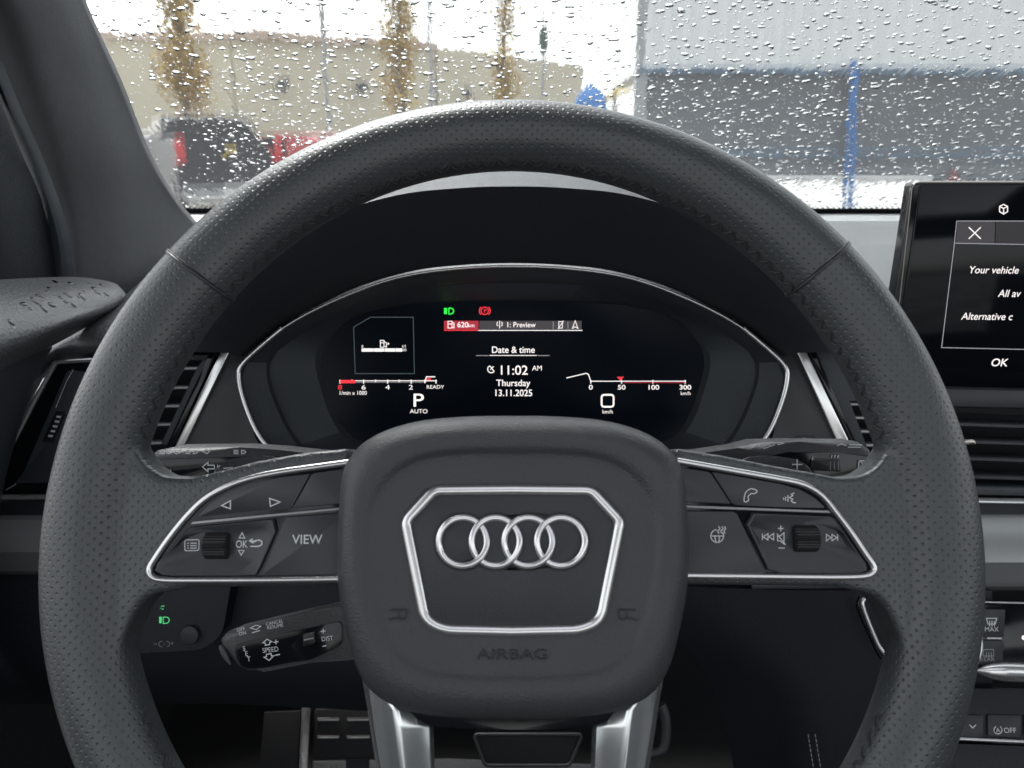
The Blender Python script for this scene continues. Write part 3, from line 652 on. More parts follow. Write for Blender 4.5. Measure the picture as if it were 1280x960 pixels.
# fascia strips
def band(name, pts, m, par=dash, sub=1): return grid(name, pts, m, par, sub, .004, 30)
for a, b_, sgn in ((-140, 330, 0), (940, 1440, 1)):
    y0 = 0 if not sgn else -2
    band('chrome_line', [[(a, 622 + y0, .585), (b_, 616 if not sgn else 628, .585)], [(a, 626 + y0, .583), (b_, 620 if not sgn else 631, .583)], [(a, 627 + y0, .59), (b_, 621 if not sgn else 632, .59)]], M['bright'])
    band('fascia_edge', [[(a, 628, .590), (b_, 628, .590)], [(a, 645, .588), (b_, 645, .588)]], M['dark'])
    dy = 0 if not sgn else 0
    if not sgn: band('decor_strip', [[(a, 644, .588), (b_, 644, .588)], [(a, 650, .582), (b_, 650, .582)], [(a, 680, .572), (b_, 680, .572)], [(a, 690, .572), (b_, 690, .572)], [(a, 714, .585), (b_, 714, .585)], [(a, 718, .60), (b_, 718, .60)]], M['decor'])
    else: band('decor_strip', [[(a, 641, .590), (b_, 641, .590)], [(a, 648, .584), (b_, 648, .584)], [(a, 683, .570), (b_, 683, .570)], [(a, 703, .568), (b_, 703, .568)], [(a, 733, .583), (b_, 733, .583)], [(a, 738, .60), (b_, 738, .60)]], M['decor'])
# lower panels
grid('knee_panel', [[(-140, 716, .60), (60, 716, .60), (200, 716, .60), (300, 716, .605), (480, 716, .61)], [(-140, 780, .60), (60, 780, .60), (200, 780, .60), (290, 790, .605), (480, 830, .62)], [(-140, 850, .62), (60, 850, .62), (200, 850, .62), (290, 860, .63), (480, 870, .64)], [(-140, 880, .68), (60, 880, .68), (200, 880, .68), (290, 880, .68), (480, 890, .68)]], M['dark'], dash, 3, .004)
grid('knee_bolster', [[(800, 730, .60), (900, 735, .595), (1000, 738, .59), (1100, 738, .585), (1240, 738, .585)], [(850, 800, .62), (920, 800, .605), (1000, 800, .60), (1100, 800, .59), (1240, 800, .585)], [(900, 880, .66), (960, 880, .63), (1010, 880, .61), (1100, 880, .60), (1240, 880, .59)], [(930, 1040, .74), (970, 1040, .70), (1010, 1040, .64), (1100, 1040, .62), (1240, 1040, .60)]], M['dark'], dash, 4, .004)
bms = []
for x0 in (1010, 1019):
    for i in range(12):
        y = 918 + i * 6; fr = .600; bms.append(sweep_mesh([D(x0 + (y - 918) * .16, y, fr - .004), D(x0 + (y + 4 - 918) * .16, y + 4, fr - .004)], circ(.0004, n=5)))
link('stitching', from_bm(join_bms(bms)), M['printdim'], dash)
# chrome pull in the bolster
sweep('chrome_pull', [D(x, y, .572) for x, y in catmull([(1081, 748), (1078, 754), (1082, 768), (1090, 788), (1098, 806), (1104, 815)], 4, False)], circ(.0016, n=8), M['bright'], dash)
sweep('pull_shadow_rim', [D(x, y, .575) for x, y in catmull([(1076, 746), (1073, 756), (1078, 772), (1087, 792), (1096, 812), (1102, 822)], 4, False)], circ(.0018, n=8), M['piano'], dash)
# ---- left vent
def vent(name, label, fr, frame_poly, loc):
    t = thing(name, label, 'air vent', loc, 'air vents in the dashboard'); return t
lv = vent('air_vent', 'left air vent with small ridged dial beside the driver door', FL, None, D(150, 620, .6))
plate('vent_well', [(30, 448), (292, 436), (214, 600), (-60, 620)], FL, -.05, -.035, M['black'], lv)
plate('vent_frame', rounded([(67, 452), (122, 449), (110, 619), (-40, 623), (-20, 600), (6, 570)], 3, 2), FL, -.03, .006, M['piano'], lv, bevel=.001)
trim('chrome_trim', [(-24, 628), (0, 583), (20, 545), (45, 497), (69, 453), (90, 451), (125, 449)], FL, .0065, .0019, .0016, M['bright'], lv)
trim('chrome_trim', [(70, 510), (84, 476), (92, 462)], FL, .0068, .0007, .0009, M['bright'], lv)
plate('vent_face', rounded([(84, 463), (125, 466), (120, 602), (18, 604), (30, 590)], 4, 3), FL, 0, .0075, M['soft'], lv, bevel=.0008)
trim('chrome_trim', [(8, 612), (20, 605)], FL, .0075, .0007, .0008, M['bright'], lv)
plate('dial_slot', rounded([(70, 513), (82, 515), (66, 554), (52, 552)], 3, 3), FL, .006, .0080, M['black'], lv, bevel=.0003)
dl = plate('dial', rounded([(71, 517), (80, 518), (66, 549), (57, 548)], 3, 3), FL, .007, .0100, M['knurl'], lv, bevel=.001)
fills('dial_ridges', [[(x + 4, y - 1.6), (x + 9.5, y - 1), (x + 8.5, y + 1.6), (x + 3, y + .8)] for x, y in ((67, 521), (65, 527), (62.5, 533), (60, 539), (57, 545))], FL, .0103, M['print'], dl)
def slat_set(rows, parent, fr):
    for pts in rows:
        (x0, y0), (x1, y1) = pts; a = fr.W(x0, y0, -.006); b = fr.W(x1, y1, -.006)
        sweep('slat', [a, b], [(-.0012, -.010), (.0012, -.010), (.0014, .0), (.0007, .0012), (-.0007, .0012), (-.0014, 0)], M['decor'], parent, up=fr.z)
slat_set([((100, y + 3), (x1, y)) for y, x1 in ((460, 262), (484, 252), (507, 242), (530, 232), (553, 222))], lv, FL)
plate('vent_side', [(246, 459), (262, 440), (266, 440), (210, 556), (200, 556), (206, 545)], FL, -.02, .005, M['soft'], lv, bevel=.001)
plate('vent_side', [(262, 439), (273, 437), (215, 562), (206, 562)], FL, -.02, .007, M['piano'], lv, bevel=.0006)
plate('chrome_blade', [(277, 436), (289, 436), (226, 566), (214, 566)], FL, -.02, .0085, M['chrome'], lv, bevel=.0012)
# ---- narrow vent right of the cluster
rv = vent('air_vent', 'narrow air vent right of the cluster, half hidden by the wheel rim', FRt, None, D(1060, 600, .6))
plate('vent_well', [(1010, 436), (1180, 436), (1220, 600), (1060, 600)], FRt, -.05, -.035, M['black'], rv)
plate('chrome_blade', [(993, 434), (1006, 434), (1064, 556), (1048, 556)], FRt, -.02, .0085, M['chrome'], rv, bevel=.0012)
plate('vent_side', [(1008, 434), (1018, 434), (1072, 556), (1065, 556)], FRt, -.02, .007, M['piano'], rv, bevel=.0006)
plate('vent_side', rounded([(1018, 436), (1130, 436), (1150, 500), (1060, 500), (1090, 572), (1076, 572)], 2, 2), FRt, -.02, .005, M['soft'], rv, bevel=.001)
slat_set([((1050, y - 1), (1170, y)) for y in (506, 523, 540, 557, 574)], rv, FRt)
# ---- centre vent
FC = Frame(1240, 560, .590, tilt=12)
cv = vent('air_vent', 'wide centre air vent under the touchscreen', FC, None, D(1240, 640, .6))
plate('vent_well', [(1130, 495), (1400, 495), (1400, 620), (1130, 620)], FC, -.05, -.035, M['black'], cv)
plate('vent_top', [(1120, 484), (1400, 490), (1400, 514), (1120, 508)], FC, -.03, .002, M['smooth'], cv, bevel=.003)
for y in (531, 552.5, 573.5, 596): 
    a, b_ = FC.W(1130, y - 3, 0), FC.W(1400, y + 6, 0)
    sweep('slat', [a, b_], [(-.0016, -.022), (.0016, -.022), (.0019, .0), (.0009, .0014), (-.0009, .0014), (-.0019, 0)], M['smooth'], cv, up=FC.z)
plate('vent_bottom', [(1120, 606), (1400, 612), (1400, 622), (1120, 618)], FC, -.03, .003, M['soft'], cv, bevel=.002)
plate('slat_tab', rounded([(1196, 549.5), (1218, 549.5), (1221, 556), (1194, 556)], 2, 3), FC, 0, .007, M['darkchrome'], cv, bevel=.001)
# ---- touchscreen
TS = Frame(1200, 360, .585, tilt=2, yaw=-3)
ts = thing('touchscreen', 'centre touchscreen showing a message and OK button, right edge of view', 'touchscreen', D(1200, 495, .61))
b_ = plate('bezel', rounded([(1140, 228), (1480, 228), (1480, 506), (1100, 488)], 6, 4), TS, -.012, 0, M['piano'], ts, bevel=.0015, seg=3)
trim('bezel_edge', [(1107, 480), (1124, 372), (1139, 235), (1143, 228.5), (1150, 227.5), (1478, 227.5)], TS, -.0015, .0008, .0016, M['darkchrome'], ts)
gl = plate('display', rounded([(1150, 231), (1476, 231), (1476, 500), (1114, 484)], 4, 4), TS, -.003, .0012, M['touch'], ts, bevel=.0008)
z2 = .0016
fills('display_icon', [[(1197, 277), (1244, 277), (1243, 304), (1195, 303.5)]], TS, z2, emat('tile', (.06, .055, .06), .3), gl)
fills('display_icon', [[(1245, 277), (1470, 277), (1470, 308), (1244, 304.5)]], TS, z2, emat('tile_dark', (.018, .016, .018), .5), gl)
strokes('display_icon', [[(1470, 276.5), (1196, 276.3), (1193, 304), (1470, 309)], [(1193, 304), (1177, 434.5), (1470, 441)]], .9, TS, z2 + .0002, M['whitedim'], gl)
strokes('display_icon', [[(1211, 284), (1226, 298.5)], [(1226, 284), (1211, 298.5)]], 1.3, TS, z2 + .0002, M['white'], gl)
strokes('display_icon', [[(1254.5, 255.5), (1249.5, 258), (1249.5, 264.5), (1254.5, 267.5), (1259.5, 264.5), (1259.5, 258), (1254.5, 255.5)], [(1249.5, 258), (1254.5, 260.5), (1259.5, 258)], [(1254.5, 260.5), (1254.5, 267.5)]], 1.2, TS, z2 + .0002, M['white'], gl)
for s, x, y in (('Your vehicle', 1211, 337), ('All av', 1248, 366.5), ('Alternative c', 1202, 395)): text('lettering', s, x, y, 8.6, TS, z2, M['white'], gl, align='LEFT', shear=.12, bold=.004, wide=.94)
text('lettering', 'OK', 1249, 453, 9.4, TS, z2, M['white'], gl, shear=.12, bold=.008)
plate('stand', [(1180, 400), (1300, 400), (1300, 520), (1180, 515)], TS, -.06, -.012, M['dark'], ts)
# ---- climate panel
CP = Frame(1240, 800, .575, tilt=25)
cp = thing('climate_panel', 'climate control panel with MAX and REAR defrost keys, right edge', 'control panel', D(1240, 900, .6))
pb = plate('panel', rounded([(1160, 752), (1420, 758), (1420, 842), (1160, 836)], 4, 3), CP, -.02, 0, M['piano'], cp, bevel=.001)
trim('chrome_trim', [(1160, 751), (1420, 757)], CP, .0008, .0008, .001, M['chrome'], cp)
plate('button', rounded([(1226, 761), (1257, 762), (1255, 797), (1226, 797)], 2, 2), CP, 0, .0016, M['smooth'], cp, bevel=.0004)
plate('button', rounded([(1224, 800), (1255, 801), (1253, 832), (1222, 832)], 2, 2), CP, 0, .0016, M['smooth'], cp, bevel=.0004)
zz = .0020
strokes('icon', [[(1233, 773), (1246, 773), (1244, 780), (1235, 780), (1233, 773)], [(1237, 776), (1237, 783)], [(1240, 776), (1240, 783)], [(1243, 776), (1243, 783)]], 1.1, CP, zz, M['print'], cp)
text('lettering', 'MAX', 1239.5, 786.5, 5.2, CP, zz, M['print'], cp, wide=1.05)
strokes('icon', [[(1234, 797.6), (1252, 798)]], 1.8, CP, zz, M['print'], cp)
strokes('icon', [[(1229, 812), (1242, 812), (1242, 820), (1229, 820), (1229, 812)], [(1233, 815), (1233, 822)], [(1236, 815), (1236, 822)], [(1239, 815), (1239, 822)]], 1.0, CP, zz, M['printdim'], cp)
text('lettering', 'REAR', 1234, 824, 4.8, CP, zz, M['printdim'], cp, wide=1.1)
fills('icon', [arc(1280, 797, 3, 0, 340, 8)], CP, .0006, M['white'], cp)
# rotary knob ring
kn = [CP.W(1196 + 30 * math.cos(2 * math.pi * j / 48), 806 + 34 * math.sin(2 * math.pi * j / 48), .012) for j in range(48)]
sweep('knob_ring', kn, circ(.0016, n=8), M['bright'], cp, True, CP.z)
kc = [(1196 + 29 * math.cos(2 * math.pi * j / 48), 806 + 33 * math.sin(2 * math.pi * j / 48)) for j in range(48)]
plate('knob', kc, CP, 0, .012, M['smooth'], cp, bevel=.001)
# chrome rocker bar under the climate panel
rows = []
for x, hh in ((1218, 1), (1228, 6), (1240, 10), (1256, 12.5), (1262, 12.5), (1300, 12.5), (1420, 12)):
    yc = 838 + (x - 1218) * .04; rows.append([CP.W(x, yc - hh * math.sin(2 * math.pi * j / 16), .004 + .006 * (hh / 12.5) * math.cos(2 * math.pi * j / 16)) for j in range(16)])
loft('rocker_bar', rows, M['chrome'], cp, cap0=True)
CQ = Frame(1240, 912, .570, tilt=35)
cq = thing('switch_row', 'row of small switches with a crossed start-stop OFF key, lower right', 'control panel', D(1240, 960, .6))
plate('panel', [(1150, 858), (1420, 866), (1420, 930), (1150, 922)], CQ, -.02, 0, M['dark'], cq, bevel=.001)
for x0, x1 in ((1180, 1230), (1235, 1277), (1281, 1330)): plate('button', rounded([(x0, 893), (x1, 894), (x1 - 1, 922), (x0, 920)], 3, 3), CQ, 0, .002, M['smooth'], cq, bevel=.0006)
strokes('icon', [[(1212, 906), (1216, 910), (1220, 906)]], 1.1, CQ, .0024, M['print'], cq)
strokes('icon', [arc(1247.5, 912.5, 5, 60, -150, 10), arc(1247.5, 912.5, 5, 120, 200, 5)], 1.0, CQ, .0024, M['print'], cq)
text('lettering', 'A', 1247.5, 912.6, 5, CQ, .0024, M['print'], cq); text('lettering', 'OFF', 1262.5, 912.8, 5.6, CQ, .0024, M['print'], cq, wide=1.05)
trim('chrome_trim', [(1150, 921), (1232, 925), (1420, 933)], CQ, .0015, .0013, .0013, M['chrome'], cq)
plate('tray', [(1150, 928), (1420, 938), (1420, 1040), (1150, 1040)], CQ, -.03, -.004, M['dark'], cq)
# ---- light switch panel
LS = Frame(230, 770, .585, tilt=14)
ls = thing('headlight_switch_panel', 'headlight switch panel with a green lamp symbol, low on the left', 'control panel', D(230, 830, .6))
plate('panel', rounded([(110, 722), (290, 722), (278, 792), (255, 812), (150, 818), (110, 818)], [2, 2, 10, 16, 4, 2], 4), LS, -.02, 0, M['dark'], ls, bevel=.001)
plate('knob', [(236 + 12 * math.cos(2 * math.pi * j / 32), 795 + 12 * math.sin(2 * math.pi * j / 32)) for j in range(32)], LS, -.001, .004, M['smooth'], ls, bevel=.001, seg=3)
zz = .0004
fills('icon', [[(199, 771), (202.5, 771), (202, 779), (199, 779)]], LS, zz, M['greendim'], ls)
strokes('icon', [[(204, 771.5), (204, 779.5)] + [(207, 779)] + arc(207.5, 775.2, 4, -70, 70, 6) + [(204, 771.5)]], 1.1, LS, zz, M['greendim'], ls)
strokes('icon', [[(201.5, 758), (205.5, 757.5)], [(202, 761.5), (204.5, 761)], [(200, 760), (201, 760)]], 1.0, LS, zz, M['greendim'], ls)
strokes('icon', [[(192, 805), (196, 805)], arc(202, 805, 3.5, 70, 290, 8), arc(209, 805, 3.2, 110, -100, 8), [(204.5, 805), (206.5, 805)], [(213.5, 804), (217, 804)], [(215.2, 802), (215.2, 806)]], .9, LS, zz, M['printdim'], ls)
bm = bmesh.new()
for c, sz in (((-.53, .85, .72), (.03, 1.1, .75)), ((1.12, .85, .72), (.03, 1.1, .75)), ((.3, 1.42, .75), (1.7, .03, .9))): box_bm(bm, Vector(c), sz)
tag(link('footwell_wall', from_bm(bm), M['carpet'], None, smooth=False), kind='structure')
# ================================================================== FOOTWELL
fo = grid('footwell_floor', [[(x, y, d) for x in (-200, 300, 700, 1100, 1500)] for y, d in ((700, 1.25), (860, 1.25), (930, 1.20), (1000, 1.0), (1150, .85))], M['carpet'], None, 2, .01)
tag(fo, kind='structure')
PEF = Frame(425, 930, .98, tilt=38)
pe = thing('brake_pedal', 'brake pedal with steel strips and dark rubber, left of the column', 'pedal', PEF.W(425, 1000, 0))
plate('pedal_plate', rounded([(392, 886), (500, 884), (500, 946), (392, 950)], 4, 3), PEF, -.012, 0, M['rubber'], pe, bevel=.002)
for y in (899, 921):
    for x0, x1 in ((396, 424), (433, 462), (470, 496)): plate('grip_strip', rounded([(x0, y - 2), (x1, y - 2.5), (x1, y + 2), (x0, y + 2.5)], 1.5, 2), PEF, 0, .003, M['pedal'], pe, bevel=.0008)
plate('pedal_arm', [(432, 945), (460, 945), (465, 1080), (437, 1080)], PEF, -.02, -.012, M['dark'], pe)
pl = thing('footrest', 'steel edged footrest beside the brake pedal', 'footrest', PEF.W(360, 1010, 0))
plate('steel_edge', [(377, 884), (388, 884), (382, 1000), (371, 1000)], PEF, -.01, .004, M['pedal'], pl, bevel=.001)
plate('pad', [(330, 890), (376, 888), (370, 1000), (320, 1000)], PEF, -.01, 0, M['rubber'], pl, bevel=.002)
mt = plate('floor_mat', [(390, 950), (560, 948), (760, 955), (760, 1060), (390, 1060)], Frame(560, 955, 1.03, tilt=60), -.008, 0, M['pad'], None, bevel=.003); tag(mt, 'dark grey floor mat edge showing under the brake pedal', 'floor mat')
ap = thing('accelerator_pedal', 'steel framed pedal seen between the two lower spokes', 'pedal', PEF.W(650, 1000, 0))
r_ = rounded([(592, 918), (728, 918), (712, 957), (606, 957)], 6, 3)
plate('pedal_plate', r_, PEF, -.012, 0, M['rubber'], ap, bevel=.002)
trim('pedal_frame', r_, PEF, .001, .0022, .002, M['stalk'], ap, True, 8)
lk = sweep('column_lever', [D(x, y, .52) for x, y in catmull([(826, 880), (832, 898), (832, 925), (826, 938), (806, 942)], 4, False)], circ(.0032, n=10), M['stalk'])
tag(lk, 'curved black column adjustment lever right of the lower spoke', 'lever')
# ================================================================== DOOR + PILLAR
dr = thing('driver_door', 'dark grey driver door trim with raindrops on its top pad, far left', 'car door', D(20, 700, .6))
top_pad = grid('armrest_top', [[(-220, 352, .44), (-60, 352, .50), (27, 348, .56), (90, 346, .62), (128, 350, .66), (146, 355, .675)],
                     [(-220, 380, .42), (-60, 378, .47), (20, 374, .52), (90, 366, .58), (140, 362, .64), (156, 366, .665)],
                     [(-220, 440, .39), (-60, 428, .44), (15, 408, .49), (90, 388, .56), (140, 377, .62), (156, 371, .655)],
                     [(-220, 480, .38), (-60, 462, .43), (10, 437, .48), (88, 404, .55), (136, 388, .615), (153, 377, .652)],
                     [(-220, 520, .39), (-60, 492, .44), (5, 460, .49), (70, 430, .56), (130, 396, .63), (150, 384, .665)]], M['pad'], dr, 4, .004)
grid('door_card', [[(-220, 505, .39), (-60, 485, .44), (10, 452, .50), (66, 434, .57)], [(-220, 640, .42), (-60, 600, .47), (-8, 560, .53), (50, 470, .59)], [(-220, 800, .46), (-60, 800, .50), (-20, 760, .56), (0, 640, .60)], [(-220, 1000, .50), (-60, 1000, .52), (-20, 1000, .56), (0, 990, .60)]], M['soft'], dr, 4, .004)
# drops lying on the pad
bm = bmesh.new()
pm = top_pad.data; mw = Matrix.Translation(dr.location)
cand = []
pad_pts = [(61, 360), (98, 371), (58, 364), (76, 372), (82, 377), (45, 378), (55, 386), (95, 357), (105, 364), (118, 361), (128, 357), (40, 372), (14, 403), (92, 381), (133, 368), (85, 369), (70, 353), (112, 355), (38, 386), (50, 370), (103, 371), (122, 366), (65, 381), (88, 354), (30, 380)]
from mathutils.bvhtree import BVHTree
bvh = BVHTree.FromPolygons([mw @ v.co for v in pm.vertices], [list(p.vertices) for p in pm.polygons])
for x, y in pad_pts:
    r_ = ray(x, y).normalized(); h, nn, i_, d_ = bvh.ray_cast(CAM, r_)
    if h is None: continue
    if nn.dot(r_) > 0: nn = -nn
    q = nn.to_track_quat('Z', 'Y').to_matrix().to_4x4(); s = random.uniform(.0012, .0026)
    bmesh.ops.create_uvsphere(bm, u_segments=12, v_segments=7, radius=1, matrix=Matrix.Translation(h) @ q @ Matrix.Rotation(random.uniform(0, 3), 4, 'Z') @ Matrix.Diagonal((s * random.uniform(1, 1.9), s, s * .35, 1)))
wet = mat('water_on_pad', (.004, .004, .005), .05, spec=.6)
link('water_spots', from_bm(bm), wet, dr)
# quarter window area / mirror housing behind the pillar (dark)
grid('window_frame', [[(-150, -120, .46), (-110, -120, .47), (-70, -60, .50)], [(-70, 60, .47), (-30, 60, .50), (18, 170, .56)], [(-50, 200, .52), (-10, 200, .54), (52, 250, .60)], [(-50, 352, .56), (10, 352, .58), (76, 352, .64)]], M['hood'], dr, 4, .01)
grid('window_seal', [[(-75, -60, .50), (-62, -60, .49), (-50, -60, .50)], [(-2, 130, .555), (8, 125, .545), (20, 120, .555)], [(34, 215, .595), (45, 211, .585), (58, 208, .595)], [(58, 290, .62), (70, 287, .61), (84, 284, .62)], [(66, 352, .64), (79, 352, .63), (94, 352, .64)]], M['soft'], dr, 4, .006)
pil = grid('windshield_pillar', [[(-70, -80, .50), (-40, -80, .50), (30, -80, .53), (70, -80, .58), (80, -80, .60), (84, -80, .66)],
                      [(-20, 10, .53), (20, 0, .53), (70, 0, .57), (98, 0, .62), (104, 0, .64), (107, 0, .69)],
                      [(10, 110, .57), (52, 100, .57), (105, 100, .62), (139, 100, .68), (148, 100, .70), (152, 100, .76)],
                      [(45, 200, .61), (80, 190, .61), (135, 190, .66), (176, 190, .75), (184, 190, .78), (188, 190, .85)],
                      [(72, 275, .645), (98, 265, .645), (150, 258, .70), (205, 248, .83), (216, 246, .86), (220, 246, .94)],
                      [(82, 340, .66), (104, 325, .66), (160, 305, .72), (232, 286, .88), (246, 281, .92), (250, 281, 1.0)],
                      [(86, 380, .67), (108, 375, .67), (170, 352, .73), (250, 315, .89), (275, 305, .93), (280, 305, 1.02)],
                      [(90, 430, .69), (112, 425, .69), (178, 405, .75), (260, 380, .90), (285, 365, .93), (290, 365, 1.02)]], M['fabric'], None, 5, .005)
tag(pil, 'grey cloth covered windshield pillar at the left of the view', 'pillar')
# ================================================================== WINDSHIELD
PB = D(640, 265, 1.085); SL = R(30)
WS = Frame.__new__(Frame); WS.o = PB
WS.x = Vector((1, 0, 0)); WS.y = Vector((0, -math.cos(SL), math.sin(SL))); WS.z = Vector((0, math.sin(SL), math.cos(SL)))  # z = outward
WS.m = Matrix(((WS.x.x, WS.y.x, WS.z.x, WS.o.x), (WS.x.y, WS.y.y, WS.z.y, WS.o.y), (WS.x.z, WS.y.z, WS.z.z, WS.o.z), (0, 0, 0, 1))); WS.mi = WS.m.inverted()
ws = thing('windshield', 'wet windshield covered in raindrops in front of the dashboard', 'windshield', PB)
gm = bpy.data.materials.new('windshield_glass'); gm.use_nodes = True; n, k = nodes(gm); n.clear()
out = n.new('ShaderNodeOutputMaterial'); tr = n.new('ShaderNodeBsdfTransparent'); tr.inputs[0].default_value = (.93, .96, .95, 1)
rfr = n.new('ShaderNodeBsdfRefraction'); rfr.inputs['IOR'].default_value = 1.004; rfr.inputs['Roughness'].default_value = .22; rfr.inputs[0].default_value = (.93, .96, .95, 1)
gtc = n.new('ShaderNodeTexCoord'); gmp = n.new('ShaderNodeMapping'); gmp.inputs['Scale'].default_value = (1, .3, .3); gnz = n.new('ShaderNodeTexNoise'); gnz.inputs['Scale'].default_value = 70; gnz.inputs['Detail'].default_value = 3
gbp = n.new('ShaderNodeBump'); gbp.inputs['Distance'].default_value = .010; gbp.inputs['Strength'].default_value = 1; k.new(gtc.outputs['Object'], gmp.inputs[0]); k.new(gmp.outputs[0], gnz.inputs['Vector']); k.new(gnz.outputs['Fac'], gbp.inputs['Height']); k.new(gbp.outputs[0], rfr.inputs['Normal'])
m0 = n.new('ShaderNodeMixShader'); m0.inputs[0].default_value = .7; k.new(tr.outputs[0], m0.inputs[1]); k.new(rfr.outputs[0], m0.inputs[2])
gs = n.new('ShaderNodeBsdfGlossy'); gs.inputs['Roughness'].default_value = .03; mx = n.new('ShaderNodeMixShader'); mx.inputs[0].default_value = .02
k.new(m0.outputs[0], mx.inputs[1]); k.new(gs.outputs[0], mx.inputs[2]); tl_ = n.new('ShaderNodeBsdfTranslucent'); tl_.inputs[0].default_value = (.8, .8, .8, 1); m2 = n.new('ShaderNodeMixShader'); m2.inputs[0].default_value = .03; k.new(mx.outputs[0], m2.inputs[1]); k.new(tl_.outputs[0], m2.inputs[2]); k.new(m2.outputs[0], out.inputs[0])
bm = bmesh.new(); bm.faces.new([bm.verts.new(WS.w(x, y, 0)) for x, y in ((-.85, -.03), (1.1, -.03), (1.0, .78), (-.72, .78))])
link('glass', from_bm(bm), gm, ws, smooth=False)
fb = bmesh.new(); fb.faces.new([fb.verts.new(WS.w(x, y, -.0006)) for x, y in ((-.85, -.03), (1.1, -.03), (1.1, .012), (-.85, .012))])
for i in range(260):
    for j in range(4):
        cxx = -.8 + i * .0072 + (j % 2) * .0036; cyy = .0135 + j * .0040; rr_ = .0016 - j * .0003
        fb.faces.new([fb.verts.new(WS.w(cxx + rr_ * math.cos(a), cyy + rr_ * math.sin(a), -.0006)) for a in [q * math.pi / 3 for q in range(6)]])
link('black_border', from_bm(fb, False), M['black'], ws, smooth=False)
# raindrops: flattened domes on the outer face
dm = bpy.data.materials.new('water_drop'); dm.use_nodes = True; n, k = nodes(dm); n.clear(); out = n.new('ShaderNodeOutputMaterial')
rf_ = n.new('ShaderNodeBsdfGlass'); rf_.inputs['IOR'].default_value = 1.33; rf_.inputs['Roughness'].default_value = 0; k.new(rf_.outputs[0], out.inputs[0])
verts = []; faces = []
def drop(x, y, r, asp, rot, hgt, wob):
    b0 = len(verts); n1 = 12; ph = [random.uniform(0, 6.28) for _ in range(3)]
    lv_ = ((1.0, 0.0), (.93, .42), (.72, .74), (.38, .95))
    cr, sr = math.cos(rot), math.sin(rot)
    for s, hh in lv_:
        for j in range(n1):
            a = 2 * math.pi * j / n1; rr_ = r * s * (1 + wob * math.sin(2 * a + ph[0]) + wob * .9 * math.sin(3 * a + ph[1]) + wob * .5 * math.sin(4 * a + ph[2]))
            u, v = rr_ * math.cos(a) * asp, rr_ * math.sin(a); verts.append(WS.w(x + u * cr - v * sr, y + u * sr + v * cr, .0003 + r * hgt * hh))
    verts.append(WS.w(x, y, .0003 + r * hgt)); verts.append(WS.w(x, y, .0003))
    for q in range(3):
        for j in range(n1): faces.append((b0 + q * n1 + j, b0 + q * n1 + (j + 1) % n1, b0 + (q + 1) * n1 + (j + 1) % n1, b0 + (q + 1) * n1 + j))
    for j in range(n1): faces.append((b0 + 3 * n1 + j, b0 + 3 * n1 + (j + 1) % n1, b0 + 4 * n1)); faces.append((b0 + (j + 1) % n1, b0 + j, b0 + 4 * n1 + 1))
placed = {}
def free(x, y, r):
    gx, gy = int(x / .01), int(y / .01)
    for i in (-1, 0, 1):
        for j in (-1, 0, 1):
            for (a, b, c) in placed.get((gx + i, gy + j), ()):
                if (a - x) ** 2 + (b - y) ** 2 < (c + r) ** 2 * 1.2: return False
    placed.setdefault((gx, gy), []).append((x, y, r)); return True
cnt = 0
for tries in range(80000):
    x = random.uniform(-.62, .80); y = random.uniform(.0, .50)
    e = random.random(); r_ = .0004 + .0023 * e ** 3.3
    if x < -.33 - .1 * y and random.random() < .75: continue
    if free(x, y, r_ * .95): drop(x, y, r_, random.uniform(.8, 1.9), random.gauss(0, .35), random.uniform(.22, .48), random.uniform(.06, .22)); cnt += 1
    if cnt > 16000: break
me = bpy.data.meshes.new('raindrops'); me.from_pydata(verts, [], faces)
rd = link('raindrops', me, dm, None, ang=180); tag(rd, 'raindrops scattered over the outside of the windshield', 'raindrops', kind='stuff')
if 'sharp_edge' in me.attributes: me.attributes.remove(me.attributes['sharp_edge'])
# bonnet of this car, below the line of sight
bm = bmesh.new(); vs = []
for y, zt in ((1.2, 1.12), (1.6, 1.10), (2.1, 1.04), (2.45, .93), (2.6, .7)):
    vs.append([bm.verts.new((x, y, zt - .10 * ((x - .35) / 1.0) ** 4)) for x in [-.55 + i * .15 for i in range(13)]])
for a, b in zip(vs, vs[1:]):
    for i in range(12): bm.faces.new((a[i], a[i + 1], b[i + 1], b[i]))
hd = link('car_bonnet', from_bm(bm), mat('bonnet_paint', (.05, .055, .06), .25, coat=.8)); tag(hd, 'dark grey bonnet of this car beyond the windshield', 'bonnet')
# roof, header and the far side of the cabin (out of the frame, roof and its opening added to shape the cabin light)
bm = bmesh.new(); vs = []
for y, z_ in ((.42, 1.625), (.10, 1.675), (-.2, 1.69), (-.6, 1.70), (-1.3, 1.68)):
    vs.append([bm.verts.new((x, y, z_ - .05 * abs((x - .35) / .85) ** 3)) for x in [-.42 + i * .128 for i in range(13)]])
for r_i, (a, b) in enumerate(zip(vs, vs[1:])):
    for i in range(12):
        if r_i in (1, 2) and 2 <= i <= 8: continue
        bm.faces.new((a[i], a[i + 1], b[i + 1], b[i]))
bmesh.ops.recalc_face_normals(bm, faces=bm.faces); bmesh.ops.solidify(bm, geom=list(bm.faces), thickness=.03)
hl = link('headliner', from_bm(bm), mat('headliner_cloth', (.13, .13, .13), .9)); tag(hl, 'unseen cloth headliner with an opening added to light the wheel', 'headliner')
bm = bmesh.new(); box_bm(bm, Vector((1.14, -.2, .80)), (.08, 2.2, .80)); bmesh.ops.bevel(bm, geom=list(bm.edges), offset=.02, segments=2, affect='EDGES')
o = link('passenger_door', from_bm(bm), M['soft']); tag(o, 'dark passenger door panel on the far side of the cabin', 'car door')
